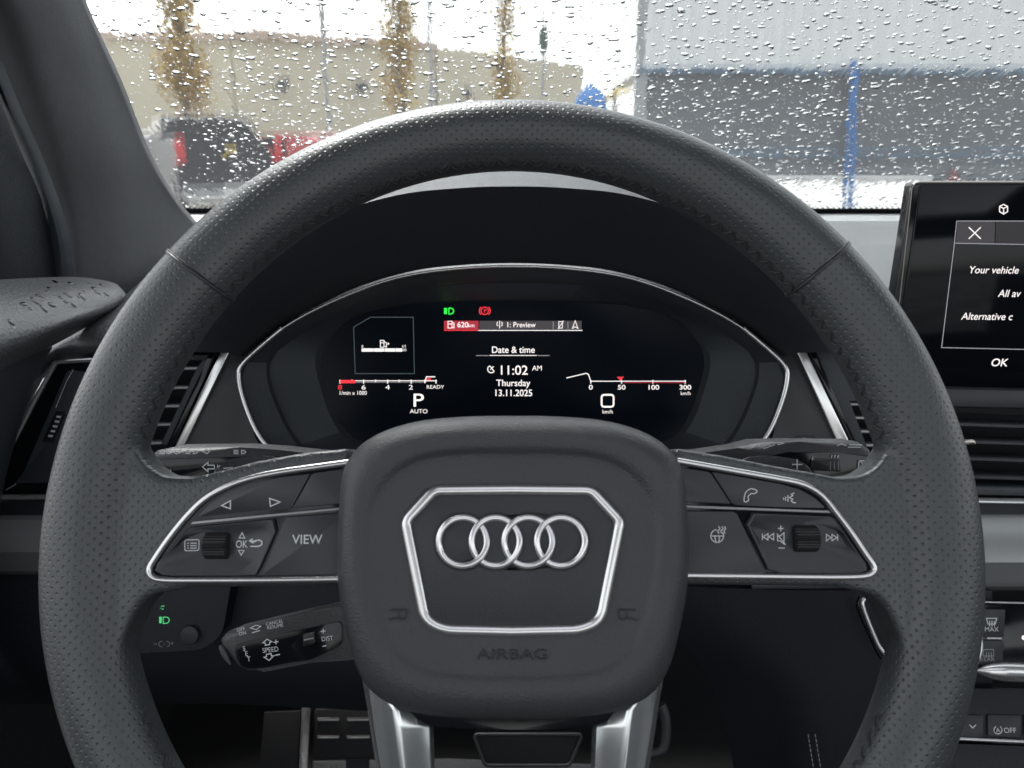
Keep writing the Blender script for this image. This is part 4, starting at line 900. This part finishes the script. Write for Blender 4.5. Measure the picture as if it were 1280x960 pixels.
bm = bmesh.new(); box_bm(bm, Vector((-.56, -.6, .70)), (.08, 1.5, .80)); bmesh.ops.bevel(bm, geom=list(bm.edges), offset=.02, segments=2, affect='EDGES')
o = link('rear_door', from_bm(bm), M['soft']); tag(o, 'dark door panel beside and behind the driver seat', 'car door')
bm = bmesh.new(); bmesh.ops.create_cube(bm, size=1, matrix=Matrix.Translation((0, -.42, .78)) @ Matrix.Rotation(R(12), 4, 'X') @ Matrix.Diagonal((.52, .14, .75, 1))); bmesh.ops.bevel(bm, geom=list(bm.edges), offset=.05, segments=4, affect='EDGES')
o = link('driver_seat', from_bm(bm), M['soft']); tag(o, 'dark driver seat backrest behind the camera', 'seat')
bm = bmesh.new(); bm.faces.new([bm.verts.new(p) for p in ((-.6, -1.6, .42), (1.2, -1.6, .42), (1.2, .75, .42), (-.6, .75, .42))]); o = link('cabin_floor', from_bm(bm), M['carpet'], smooth=False); tag(o, kind='structure')
# ================================================================== OUTSIDE
def sobj(name, bm, m, label=None, cat=None, parent=None, kind=None, smooth=True, ang=35):
    o = link(name, from_bm(bm), m, parent, smooth=smooth, ang=ang); return tag(o, label, cat, kind=kind)
gr = mat('wet_asphalt', (.10, .098, .09), .35, var=.25, vscale=.5, rvar=.22); 
n, k = nodes(gr); nb = n.new('ShaderNodeBump'); nb.inputs['Distance'].default_value = .01; nt = n.new('ShaderNodeTexNoise'); nt.inputs['Scale'].default_value = 30
k.new(nt.outputs[0], nb.inputs['Height']); k.new(nb.outputs[0], n['Principled BSDF'].inputs['Normal'])
bm = bmesh.new(); bm.faces.new([bm.verts.new(p) for p in ((-400, -60, 0), (400, -60, 0), (400, 800, 0), (-400, 800, 0))]); sobj('ground', bm, gr, kind='structure', smooth=False)
pv = mat('pale_wet_concrete', (.30, .29, .265), .3, var=.15, vscale=.4, rvar=.15)
bm = bmesh.new(); bm.faces.new([bm.verts.new(p) for p in ((-60, 15, .004), (80, 13, .004), (90, 36, .004), (-60, 40, .004))]); sobj('pavement', bm, pv, kind='structure', smooth=False)
def G(px, Y):
    """ground-level x for a pixel column at distance Y"""
    d = Y / math.cos(PITCH); return (px - 640) / F * (Y * math.cos(PITCH) + (CAMZ) * math.sin(PITCH))
# beige building
bw = mat('beige_wall', (.62, .56, .43), .85, var=.08, vscale=.6); bwd = mat('beige_band', (.62, .48, .40), .8); dk = mat('dark_opening', (.06, .065, .07), .4)
bd = thing('warehouse', 'long beige warehouse across the lot behind the trees', 'building', (-16, 52, 0))
Z = lambda py, Y: CAMZ + Y * ((480 - py) / F * math.cos(PITCH) - math.sin(PITCH)) / (math.cos(PITCH) + (480 - py) / F * math.sin(PITCH))
def wx(px, Y, z): 
    dpt = (Y) * math.cos(PITCH) - (z - CAMZ) * math.sin(PITCH); return (px - 640) / F * dpt
def wall_seg(p0, p1, y0, y1, ytop0, ytop1, name='wall', thick=6):
    bm = bmesh.new(); z0, z1 = Z(ytop0, y0), Z(ytop1, y1); a = (wx(p0, y0, z0 / 2), y0); b = (wx(p1, y1, z1 / 2), y1)
    vs = [bm.verts.new(q) for q in ((a[0], a[1], 0), (b[0], b[1], 0), (b[0], b[1], z1), (a[0], a[1], z0), (a[0], a[1] + thick, 0), (b[0], b[1] + thick, 0), (b[0], b[1] + thick, z1), (a[0], a[1] + thick, z0))]
    for f in ((0, 1, 2, 3), (5, 4, 7, 6), (3, 2, 6, 7), (1, 5, 6, 2), (4, 0, 3, 7)): bm.faces.new([vs[i] for i in f])
    sobj(name, bm, bw, parent=bd, smooth=False); return a, b, z0, z1
A, B, z0, z1 = wall_seg(296, 545, 46, 54, 36, 52)
wall_seg(60, 294, 48, 46, 38, 40)
wall_seg(547, 728, 54.1, 62, 53, 76)
bm = bmesh.new()
for i in range(2):
    p0, p1, yy0, yy1, t0, t1 = ((294, 545, 46, 54, 34, 50), (80, 290, 48, 46, 36, 38))[i]
    za, zb = Z(t0, yy0), Z(t1, yy1); xa, xb = wx(p0, yy0, za), wx(p1, yy1, zb)
    box_bm(bm, Vector(((xa + xb) / 2, (yy0 + yy1) / 2 - .15, (za + zb) / 2 - .1)), (math.hypot(xb - xa, yy1 - yy0), .5, .35), Matrix.Rotation(math.atan2(zb - za, xb - xa) * -1, 4, 'Y') @ Matrix.Rotation(math.atan2(yy1 - yy0, xb - xa), 4, 'Z'))
sobj('parapet_cap', bm, bwd, parent=bd, smooth=False)
for px, py, w, h in ((355, 101, 12, 12), (452, 105, 12, 12), (585, 112, 8, 12), (150, 185, 40, 30), (420, 196, 60, 22)):
    Y_ = 45 + max(0, (px - 296)) * .034 - (0.3 if px > 296 else -2); zc = Z(py, Y_); bm = bmesh.new(); box_bm(bm, Vector((wx(px, Y_, zc), Y_, zc)), (w * .05, .3, h * .05), Matrix.Rotation(R(18 if px > 296 else -5), 4, 'Z')); sobj('window', bm, dk, parent=bd, smooth=False)
# trees with yellow brown leaves
leafm = bpy.data.materials.new('autumn_leaves'); leafm.use_nodes = True; n, k = nodes(leafm); bs = n['Principled BSDF']; bs.inputs['Roughness'].default_value = .7
oi = n.new('ShaderNodeNewGeometry'); cr_ = n.new('ShaderNodeValToRGB'); cr_.color_ramp.elements[0].color = (.16, .10, .025, 1); cr_.color_ramp.elements[1].color = (.60, .42, .10, 1); k.new(oi.outputs['Random Per Island'], cr_.inputs[0]); k.new(cr_.outputs[0], bs.inputs['Base Color'])
bark = mat('bark', (.14, .12, .10), .9, var=.3, vscale=6)
def tree(px, Y, h, cw, nleaf, label):
    x0 = wx(px, Y, 3); t = thing('street_tree', label, 'tree', (x0, Y, 0), 'autumn trees in front of the warehouse'); bms = []
    path = [Vector((x0 + .08 * math.sin(i * 1.3), Y + .05 * math.cos(i), h * i / 8)) for i in range(9)]
    bm = bmesh.new(); rings = []
    for i, p in enumerate(path):
        r_ = .13 * (1 - i / 9.5); rings.append([bm.verts.new(p + Vector((r_ * math.cos(a), r_ * math.sin(a), 0))) for a in [q * math.pi / 4 for q in range(8)]])
    for a, b in zip(rings, rings[1:]):
        for j in range(8): bm.faces.new((a[j], a[(j + 1) % 8], b[(j + 1) % 8], b[j]))
    bms.append(bm); tips = []
    for i in range(34):
        z_ = h * random.uniform(.24, .97); a = random.uniform(0, 6.28); ln = cw * random.uniform(.5, 1) * (1.15 - .6 * z_ / h); p = Vector((x0, Y, z_)); q = p + Vector((math.cos(a) * ln * .6, math.sin(a) * ln * .6, ln * 1.2)); m_ = (p + q) / 2 + Vector((math.cos(a) * .12, math.sin(a) * .12, -.1))
        bms.append(sweep_mesh([p, m_, q], circ(.022, n=5), False, Vector((1, 0, 0)))); tips += [p.lerp(q, .35), m_, q, p.lerp(q, .8)]
    link('trunk', from_bm(join_bms(bms)), bark, t)
    V = []; Fc = []
    for i in range(nleaf):
        c = random.choice(tips) + Vector((random.gauss(0, .22), random.gauss(0, .22), random.gauss(0, .28))); s = random.uniform(.05, .11)
        u = Vector((random.uniform(-1, 1), random.uniform(-1, 1), random.uniform(-1, 1))).normalized(); w = u.orthogonal().normalized(); b0 = len(V)
        V += [c - u * s, c + w * s * .6, c + u * s, c - w * s * .6]; Fc.append((b0, b0 + 1, b0 + 2, b0 + 3))
    me = bpy.data.meshes.new('c'); me.from_pydata(V, [], Fc); link('crown', me, leafm, t, smooth=False)
tree(232, 27, 8.2, 1.25, 4200, 'yellow brown street tree at the left, above the dark pickup')
tree(503, 30, 9.0, 1.15, 3600, 'yellow brown street tree above the top of the wheel rim, widest of the middle pair')
tree(630, 34, 9.4, .9, 2000, 'thin half bare tree right of the top of the wheel')
# poles
def pole(px, Y, h, r_, label, arm=0, head=False):
    x0 = wx(px, Y, 3); t = thing('lamp_post' if arm else 'utility_pole', label, 'pole', (x0, Y, 0), 'poles across the lot'); 
    sweep('post', [Vector((x0, Y, 0)), Vector((x0, Y, h * .5)), Vector((x0, Y, h))], circ(r_, n=10), M['pole'], t, up=Vector((0, 1, 0)))
    if arm: sweep('arm', [Vector((x0, Y, h)), Vector((x0 + arm * .5, Y, h + .3)), Vector((x0 + arm, Y, h + .35))], circ(r_ * .6, n=8), M['pole'], t); 
    if head: bm = bmesh.new(); box_bm(bm, Vector((x0 + arm, Y, h + .3)), (.7, .35, .18)); sobj('lamp_head', bm, dk, parent=t)
M['pole'] = mat('galvanised', (.32, .33, .34), .5, metal=.4, var=.1, vscale=3)
pole(409, 32, 11, .09, 'tall thin grey post between the first two trees')
pole(768, 40, 12, .10, 'grey lamp post left of the white trailer', 1.8, True)
pole(540, 29, 9, .06, 'thin grey post just right of the middle tree')
# traffic signal
t = thing('traffic_signal', 'small dark traffic signal right of the thin bare tree', 'traffic signal', (wx(679, 44, 7), 44, 0))
xs = wx(679, 44, 7); sweep('post', [Vector((xs, 44, 0)), Vector((xs, 44, 8.2))], circ(.06, n=8), M['pole'], t, up=Vector((0, 1, 0)))
bm = bmesh.new(); zc = Z(46, 44); box_bm(bm, Vector((xs, 43.8, zc)), (.4, .3, 1.2)); bmesh.ops.bevel(bm, geom=list(bm.edges), offset=.05, segments=2, affect='EDGES'); sobj('signal_head', bm, mat('signal_green', (.05, .09, .08), .5), parent=t)
# ---- vehicles
glassd = mat('car_glass', (.02, .024, .028), .15, spec=.3); tyre = mat('tyre', (.02, .02, .02), .85); rimm = mat('alloy', (.4, .41, .42), .35, metal=.8); tail = mat('tail_lens', (.55, .02, .03), .25); platem = mat('plate', (.7, .7, .68), .5)
def vehicle(name, label, px, Y, yaw, paint, kind, Ls=5.3, Ws=1.95, H=1.85, clr=.38, group='vehicles parked across the lot'):
    x0 = wx(px, Y, 1); t = thing(name, label, 'pickup' if kind == 'pickup' else 'car', (x0, Y, 0), group)
    m3 = Matrix.Translation((x0, Y, 0)) @ Matrix.Rotation(R(yaw), 4, 'Z')       # +y = forward, rear at y=-Ls/2
    h = Ls / 2; b = H * (.74 if kind == 'pickup' else .58)
    if kind == 'pickup': prof = [(-h, clr), (-h, b + .08), (-h + 1.65, b + .08), (-h + 1.70, H * .93), (-h + 1.9, H), (h - 2.1, H), (h - 1.35, b + .08), (h - .15, b - .05), (h, b - .3), (h, clr)]
    elif kind == 'suv': prof = [(-h, clr), (-h, b), (-h + .35, H * .95), (-h + .6, H), (h - 2.1, H), (h - 1.3, b + .02), (h - .1, b - .12), (h, b - .35), (h, clr)]
    else: prof = [(-h, clr), (-h, b), (-h + .75, b + .06), (-h + 1.4, H), (h - 2.3, H), (h - 1.4, b + .02), (h - .1, b - .15), (h, b - .35), (h, clr)]
    wh_y = (-h + .95, h - .9); rr_ = .38
    pr = []
    for p in prof: pr.append(p)
    for wy in wh_y[::-1]: pr += [(wy + rr_ * 1.15 * math.cos(a), clr + max(0, rr_ * 1.05 * math.sin(a))) for a in [math.pi * q / 6 for q in range(7)]]
    bm = bmesh.new(); sides = []
    for sx in (-1, 1): sides.append([bm.verts.new(m3 @ Vector((sx * (Ws / 2 - (.16 if z_ > b + .2 else 0)), y, z_))) for y, z_ in pr])
    bm.faces.new(sides[0]); bm.faces.new(sides[1][::-1])
    for i in range(len(pr)): bm.faces.new((sides[0][i - 1], sides[0][i], sides[1][i], sides[1][i - 1]))
    bmesh.ops.recalc_face_normals(bm, faces=bm.faces)
    bmesh.ops.bevel(bm, geom=[e for e in bm.edges if len(e.link_faces) == 2 and e.calc_face_angle(0) > R(40) and max(v.co.z for v in e.verts) > clr + .45], offset=.05, segments=3, affect='EDGES', clamp_overlap=True)
    sobj('body', bm, paint, parent=t)
    def bx(nm, c, s, m, par=t, bev=.02):
        bm = bmesh.new(); bmesh.ops.create_cube(bm, size=1, matrix=m3 @ Matrix.Translation(c) @ Matrix.Diagonal((*s, 1)))
        bmesh.ops.bevel(bm, geom=list(bm.edges), offset=bev, segments=2, affect='EDGES', clamp_overlap=True); return sobj(nm, bm, m, parent=par)
    if kind == 'pickup':
        ry = -h + 1.68; bx('rear_window', (0, ry, (b + H) / 2 + .06), (Ws * .7, .06, (H - b) * .55), glassd)
        bx('side_window', (-Ws / 2 + .09, 0.15, (b + H) / 2 + .04), (.06, 1.6, (H - b) * .6), glassd); bx('side_window', (Ws / 2 - .09, 0.15, (b + H) / 2 + .04), (.06, 1.6, (H - b) * .6), glassd)
        bx('tailgate', (0, -h - .01, b - .22), (Ws * .76, .06, .52), paint); bx('tailgate_badge', (0, -h - .045, b - .18), (.22, .02, .09), mat('gold_badge', (.6, .42, .08), .35, metal=.6), bev=.005)
        tw = .17
    else:
        ry = -h + (.16 if kind == 'suv' else 1.05); bx('rear_window', (0, ry, (b + H) / 2 + .05), (Ws * .72, .08, (H - b) * .5), glassd)
        for s in (-1, 1): bx('side_window', (s * (Ws / 2 - .09), -.1, (b + H) / 2 + .03), (.06, Ls * .42, (H - b) * .58), glassd)
        tw = .24
    for s in (-1, 1): bx('tail_light', (s * (Ws / 2 - tw / 2 - .0), -h + .0, b - .16), (tw, .14, .46 if kind != 'sedan' else .2), tail)
    bx('rear_bumper', (0, -h - .05, clr + .12), (Ws * .96, .2, .24), M['pole'] if kind == 'pickup' else paint); bx('license_plate', (0, -h - .16, clr + .18 if kind == 'pickup' else b - .3), (.42, .02, .16), platem, bev=.004)
    for s in (-1, 1):
        for wy in wh_y:
            c = m3 @ Vector((s * (Ws / 2 - .1), wy, rr_)); ax = Matrix.Rotation(R(yaw), 4, 'Z') @ Matrix.Rotation(R(90), 4, 'Y')
            bm = bmesh.new(); bmesh.ops.create_cone(bm, cap_ends=True, segments=28, radius1=rr_, radius2=rr_, depth=.24, matrix=Matrix.Translation(c) @ ax); bmesh.ops.bevel(bm, geom=[e for e in bm.edges if e.calc_face_angle(0) > 1], offset=.03, segments=2, affect='EDGES'); w_ = sobj('wheel', bm, tyre, parent=t)
            bm = bmesh.new(); bmesh.ops.create_cone(bm, cap_ends=True, segments=20, radius1=rr_ * .62, radius2=rr_ * .62, depth=.255, matrix=Matrix.Translation(c) @ ax); sobj('rim', bm, rimm, parent=w_)
    return t
navy = mat('dark_navy_paint', (.010, .013, .022), .4, spec=.25); slate = mat('slate_blue_paint', (.07, .10, .14), .35, coat=.2); redp = mat('red_paint', (.42, .015, .025), .35, coat=.2)
vehicle('pickup_truck', 'dark navy pickup with red tail lights below the left tree', 258, 18.6, 30, navy, 'pickup', 5.4, 1.98, 2.02)
vehicle('parked_car', 'slate blue car half hidden behind the windshield pillar', 168, 24, 30, slate, 'suv', 4.7, 1.85, 1.75)
vehicle('parked_car', 'bright red car just right of the dark pickup', 350, 25, 62, redp, 'suv', 4.5, 1.8, 1.72)
vehicle('parked_car', 'pinkish red car furthest right of the parked row', 425, 33, 60, mat('faded_red', (.45, .04, .05), .35, coat=.2), 'sedan', 4.5, 1.8, 1.45)
# ---- trailer
wt = mat('white_corrugated', (.84, .84, .83), .5, var=.03, vscale=2); gy = mat('slate_curtain', (.25, .275, .30), .5, var=.1, vscale=1.2); bl = mat('blue_paint', (.03, .17, .46), .5, var=.3, vscale=6); bl2 = mat('faded_blue_paint', (.13, .22, .32), .5, var=.25, vscale=3)
TY = 10.0; tl = thing('truck_trailer', 'long white and slate grey trailer with a blue strap, at right', 'trailer', (wx(1040, TY, 1), TY, 0))
xa, xb = wx(800, TY, 2.2), 9.5; zt, zm, zb = 4.3, Z(84, TY), Z(212, TY)
bm = bmesh.new(); n_ = 150
pts = [(xa + (xb - xa) * i / n_, TY - (.055 if i % 4 in (1, 2) else 0)) for i in range(n_ + 1)]
lo = [bm.verts.new((x, y, zm)) for x, y in pts]; hi = [bm.verts.new((x, y, zt)) for x, y in pts]
for i in range(n_): bm.faces.new((lo[i], lo[i + 1], hi[i + 1], hi[i]))
bk = [bm.verts.new(p) for p in ((xa, TY + 2.5, zm), (xb, TY + 2.5, zm), (xb, TY + 2.5, zt), (xa, TY + 2.5, zt))]
bm.faces.new((lo[0], hi[0], bk[3], bk[0])); bm.faces.new(bk); bm.faces.new(hi + [bk[2], bk[3]]); bm.faces.new(lo[::-1] + [bk[0], bk[1]][::1])
sobj('upper_body', bm, wt, parent=tl, ang=20)
bm = bmesh.new(); rows = []
for j in range(9):
    zz_ = zb + (zm - zb) * j / 8
    rows.append([bm.verts.new((xa + .02 + (xb - xa) * i / 80, TY - .01 - .02 * math.sin(i * .9) * math.sin(math.pi * j / 8), zz_)) for i in range(81)])
for a, b in zip(rows, rows[1:]):
    for i in range(80): bm.faces.new((a[i], a[i + 1], b[i + 1], b[i]))
bmesh.ops.solidify(bm, geom=list(bm.faces), thickness=-.03)
sobj('side_curtain', bm, gy, parent=tl)
def tb(nm, c, s, m, bev=.01, par=tl):
    bm = bmesh.new(); box_bm(bm, Vector(c), s); bmesh.ops.bevel(bm, geom=list(bm.edges), offset=bev, segments=2, affect='EDGES', clamp_overlap=True); return sobj(nm, bm, m, parent=par)
tb('top_rail', ((xa + xb) / 2, TY - .06, zm), (xb - xa, .08, .06), bl2); zr = Z(186, TY)
tb('side_rail', ((xa + 1.0 + xb) / 2, TY - .07, zr), (xb - xa - 1.0, .05, .05), bl2); tb('lower_rail', ((xa + xb) / 2, TY - .02, zb), (xb - xa, .08, .08), gy)
tb('corner_post', (xa + .02, TY + .02, (zb + zt) / 2), (.14, .14, zt - zb), mat('grey_post', (.38, .39, .40), .5))
tb('deck', ((xa + xb) / 2, TY + 1.25, zb - .02), (xb - xa - .1, 2.3, .1), M['dark'])
sx0, sz0, sx1, sz1 = wx(1053, TY - .14, .5), Z(262, TY - .14), wx(1068, TY - .14, 2.4), Z(72, TY - .14)
for dx in (0, .075):
    sweep('strap', [Vector((sx0 + dx, TY - .14, sz0)), Vector(((sx0 + sx1) / 2 + dx * .9, TY - .14, (sz0 + sz1) / 2)), Vector((sx1 + dx * .5, TY - .12, sz1))], [(-.024, -.01), (.024, -.01), (.024, .01), (-.024, .01)], bl, tl, up=Vector((0, 1, 0)))
tb('tool_box', (wx(1250, TY + .3, .9), TY + .3, zb - .1), (1.4, .6, .28), navy); tb('marker_lamp', (wx(1186, TY - .05, .9), TY - .1, Z(215, TY)), (.13, .06, .13), tail, .03)
for cxp in (1330, 1440):
    for yy in (TY + .3, TY + 2.1):
        bm = bmesh.new(); bmesh.ops.create_cone(bm, cap_ends=True, segments=32, radius1=.5, radius2=.5, depth=.3, matrix=Matrix.Translation((wx(cxp, TY, .5), yy, .5)) @ Matrix.Rotation(R(90), 4, 'X')); sobj('wheel', bm, tyre, parent=tl)
tb('support_leg', (xa + 1.6, TY + .5, .48), (.12, .12, .96), M['pole'])
# blue machine with a yellow boom, left of the trailer
bt = thing('site_machine', 'small blue site machine with a yellow arm left of the trailer', 'machine', (wx(737, 24, 1.5), 24, 0))
cx0 = wx(737, 24, 2); zA, zB = Z(98, 24), Z(140, 24)
bm = bmesh.new(); rg = []
for z_, w_, d_ in ((.4, .46, .5), (zB, .46, .5), (zA - .45, .40, .42), (zA - .12, .12, .14), (zA, .05, .05)): rg.append([bm.verts.new((cx0 + sx * w_, 24 + sy * d_, z_)) for sx, sy in ((-1, -1), (1, -1), (1, 1), (-1, 1))])
for a, b in zip(rg, rg[1:]):
    for i in range(4): bm.faces.new((a[i], a[(i + 1) % 4], b[(i + 1) % 4], b[i]))
bm.faces.new(rg[-1]); bm.faces.new(rg[0]); sobj('cab', bm, bl, parent=bt, smooth=False)
sweep('arm', [Vector((cx0 + .3, 24, zA - .5)), Vector((cx0 + .8, 24, zA - .22)), Vector((cx0 + 1.2, 24, zA - .05))], circ(.1, n=8), mat('yellow_paint', (.55, .42, .14), .5), bt, up=Vector((0, 1, 0)))
for s in (-.35, .35):
    bm = bmesh.new(); bmesh.ops.create_cone(bm, cap_ends=True, segments=24, radius1=.4, radius2=.4, depth=.25, matrix=Matrix.Translation((cx0 + s, 23.6, .4)) @ Matrix.Rotation(R(90), 4, 'X')); sobj('wheel', bm, tyre, parent=bt)
# ================================================================== LIGHT
w = bpy.data.worlds.new('World'); S.world = w; w.use_nodes = True; n, k = w.node_tree.nodes, w.node_tree.links
sky = n.new('ShaderNodeTexSky'); sky.sky_type = 'NISHITA'; sky.sun_disc = False; sky.sun_elevation = R(55); sky.sun_rotation = R(330); sky.dust_density = 2; sky.air_density = 1.2
hs = n.new('ShaderNodeHueSaturation'); hs.inputs['Saturation'].default_value = .20; k.new(sky.outputs[0], hs.inputs['Color'])
tc = n.new('ShaderNodeTexCoord'); nz = n.new('ShaderNodeTexNoise'); nz.inputs['Scale'].default_value = 2.2; nz.inputs['Detail'].default_value = 6; k.new(tc.outputs['Generated'], nz.inputs['Vector'])
mr_ = n.new('ShaderNodeMapRange'); mr_.inputs[1].default_value = .3; mr_.inputs[2].default_value = .7; mr_.inputs[3].default_value = .85; mr_.inputs[4].default_value = 1.2; k.new(nz.outputs['Fac'], mr_.inputs[0])
vm = n.new('ShaderNodeVectorMath'); vm.operation = 'SCALE'; k.new(hs.outputs[0], vm.inputs[0]); k.new(mr_.outputs[0], vm.inputs['Scale'])
bg = n['Background']; k.new(vm.outputs[0], bg.inputs['Color']); bg.inputs['Strength'].default_value = .115
sd = bpy.data.lights.new('sun', 'SUN'); sd.energy = 1.5; sd.angle = R(25); sd.color = (1, .98, .95); so = bpy.data.objects.new('sun', sd); COL.objects.link(so)
so.rotation_euler = (R(-35), 0, R(30))
S.view_settings.view_transform = 'Standard'; S.view_settings.look = 'None'; S.view_settings.exposure = 1.5; S.view_settings.gamma = 1
S.render.engine = 'CYCLES'; S.cycles.max_bounces = 10; S.cycles.transparent_max_bounces = 12; S.cycles.transmission_bounces = 8
print('verts', sum(len(o.data.vertices) for o in S.objects if o.type == 'MESH'), 'drops', cnt)
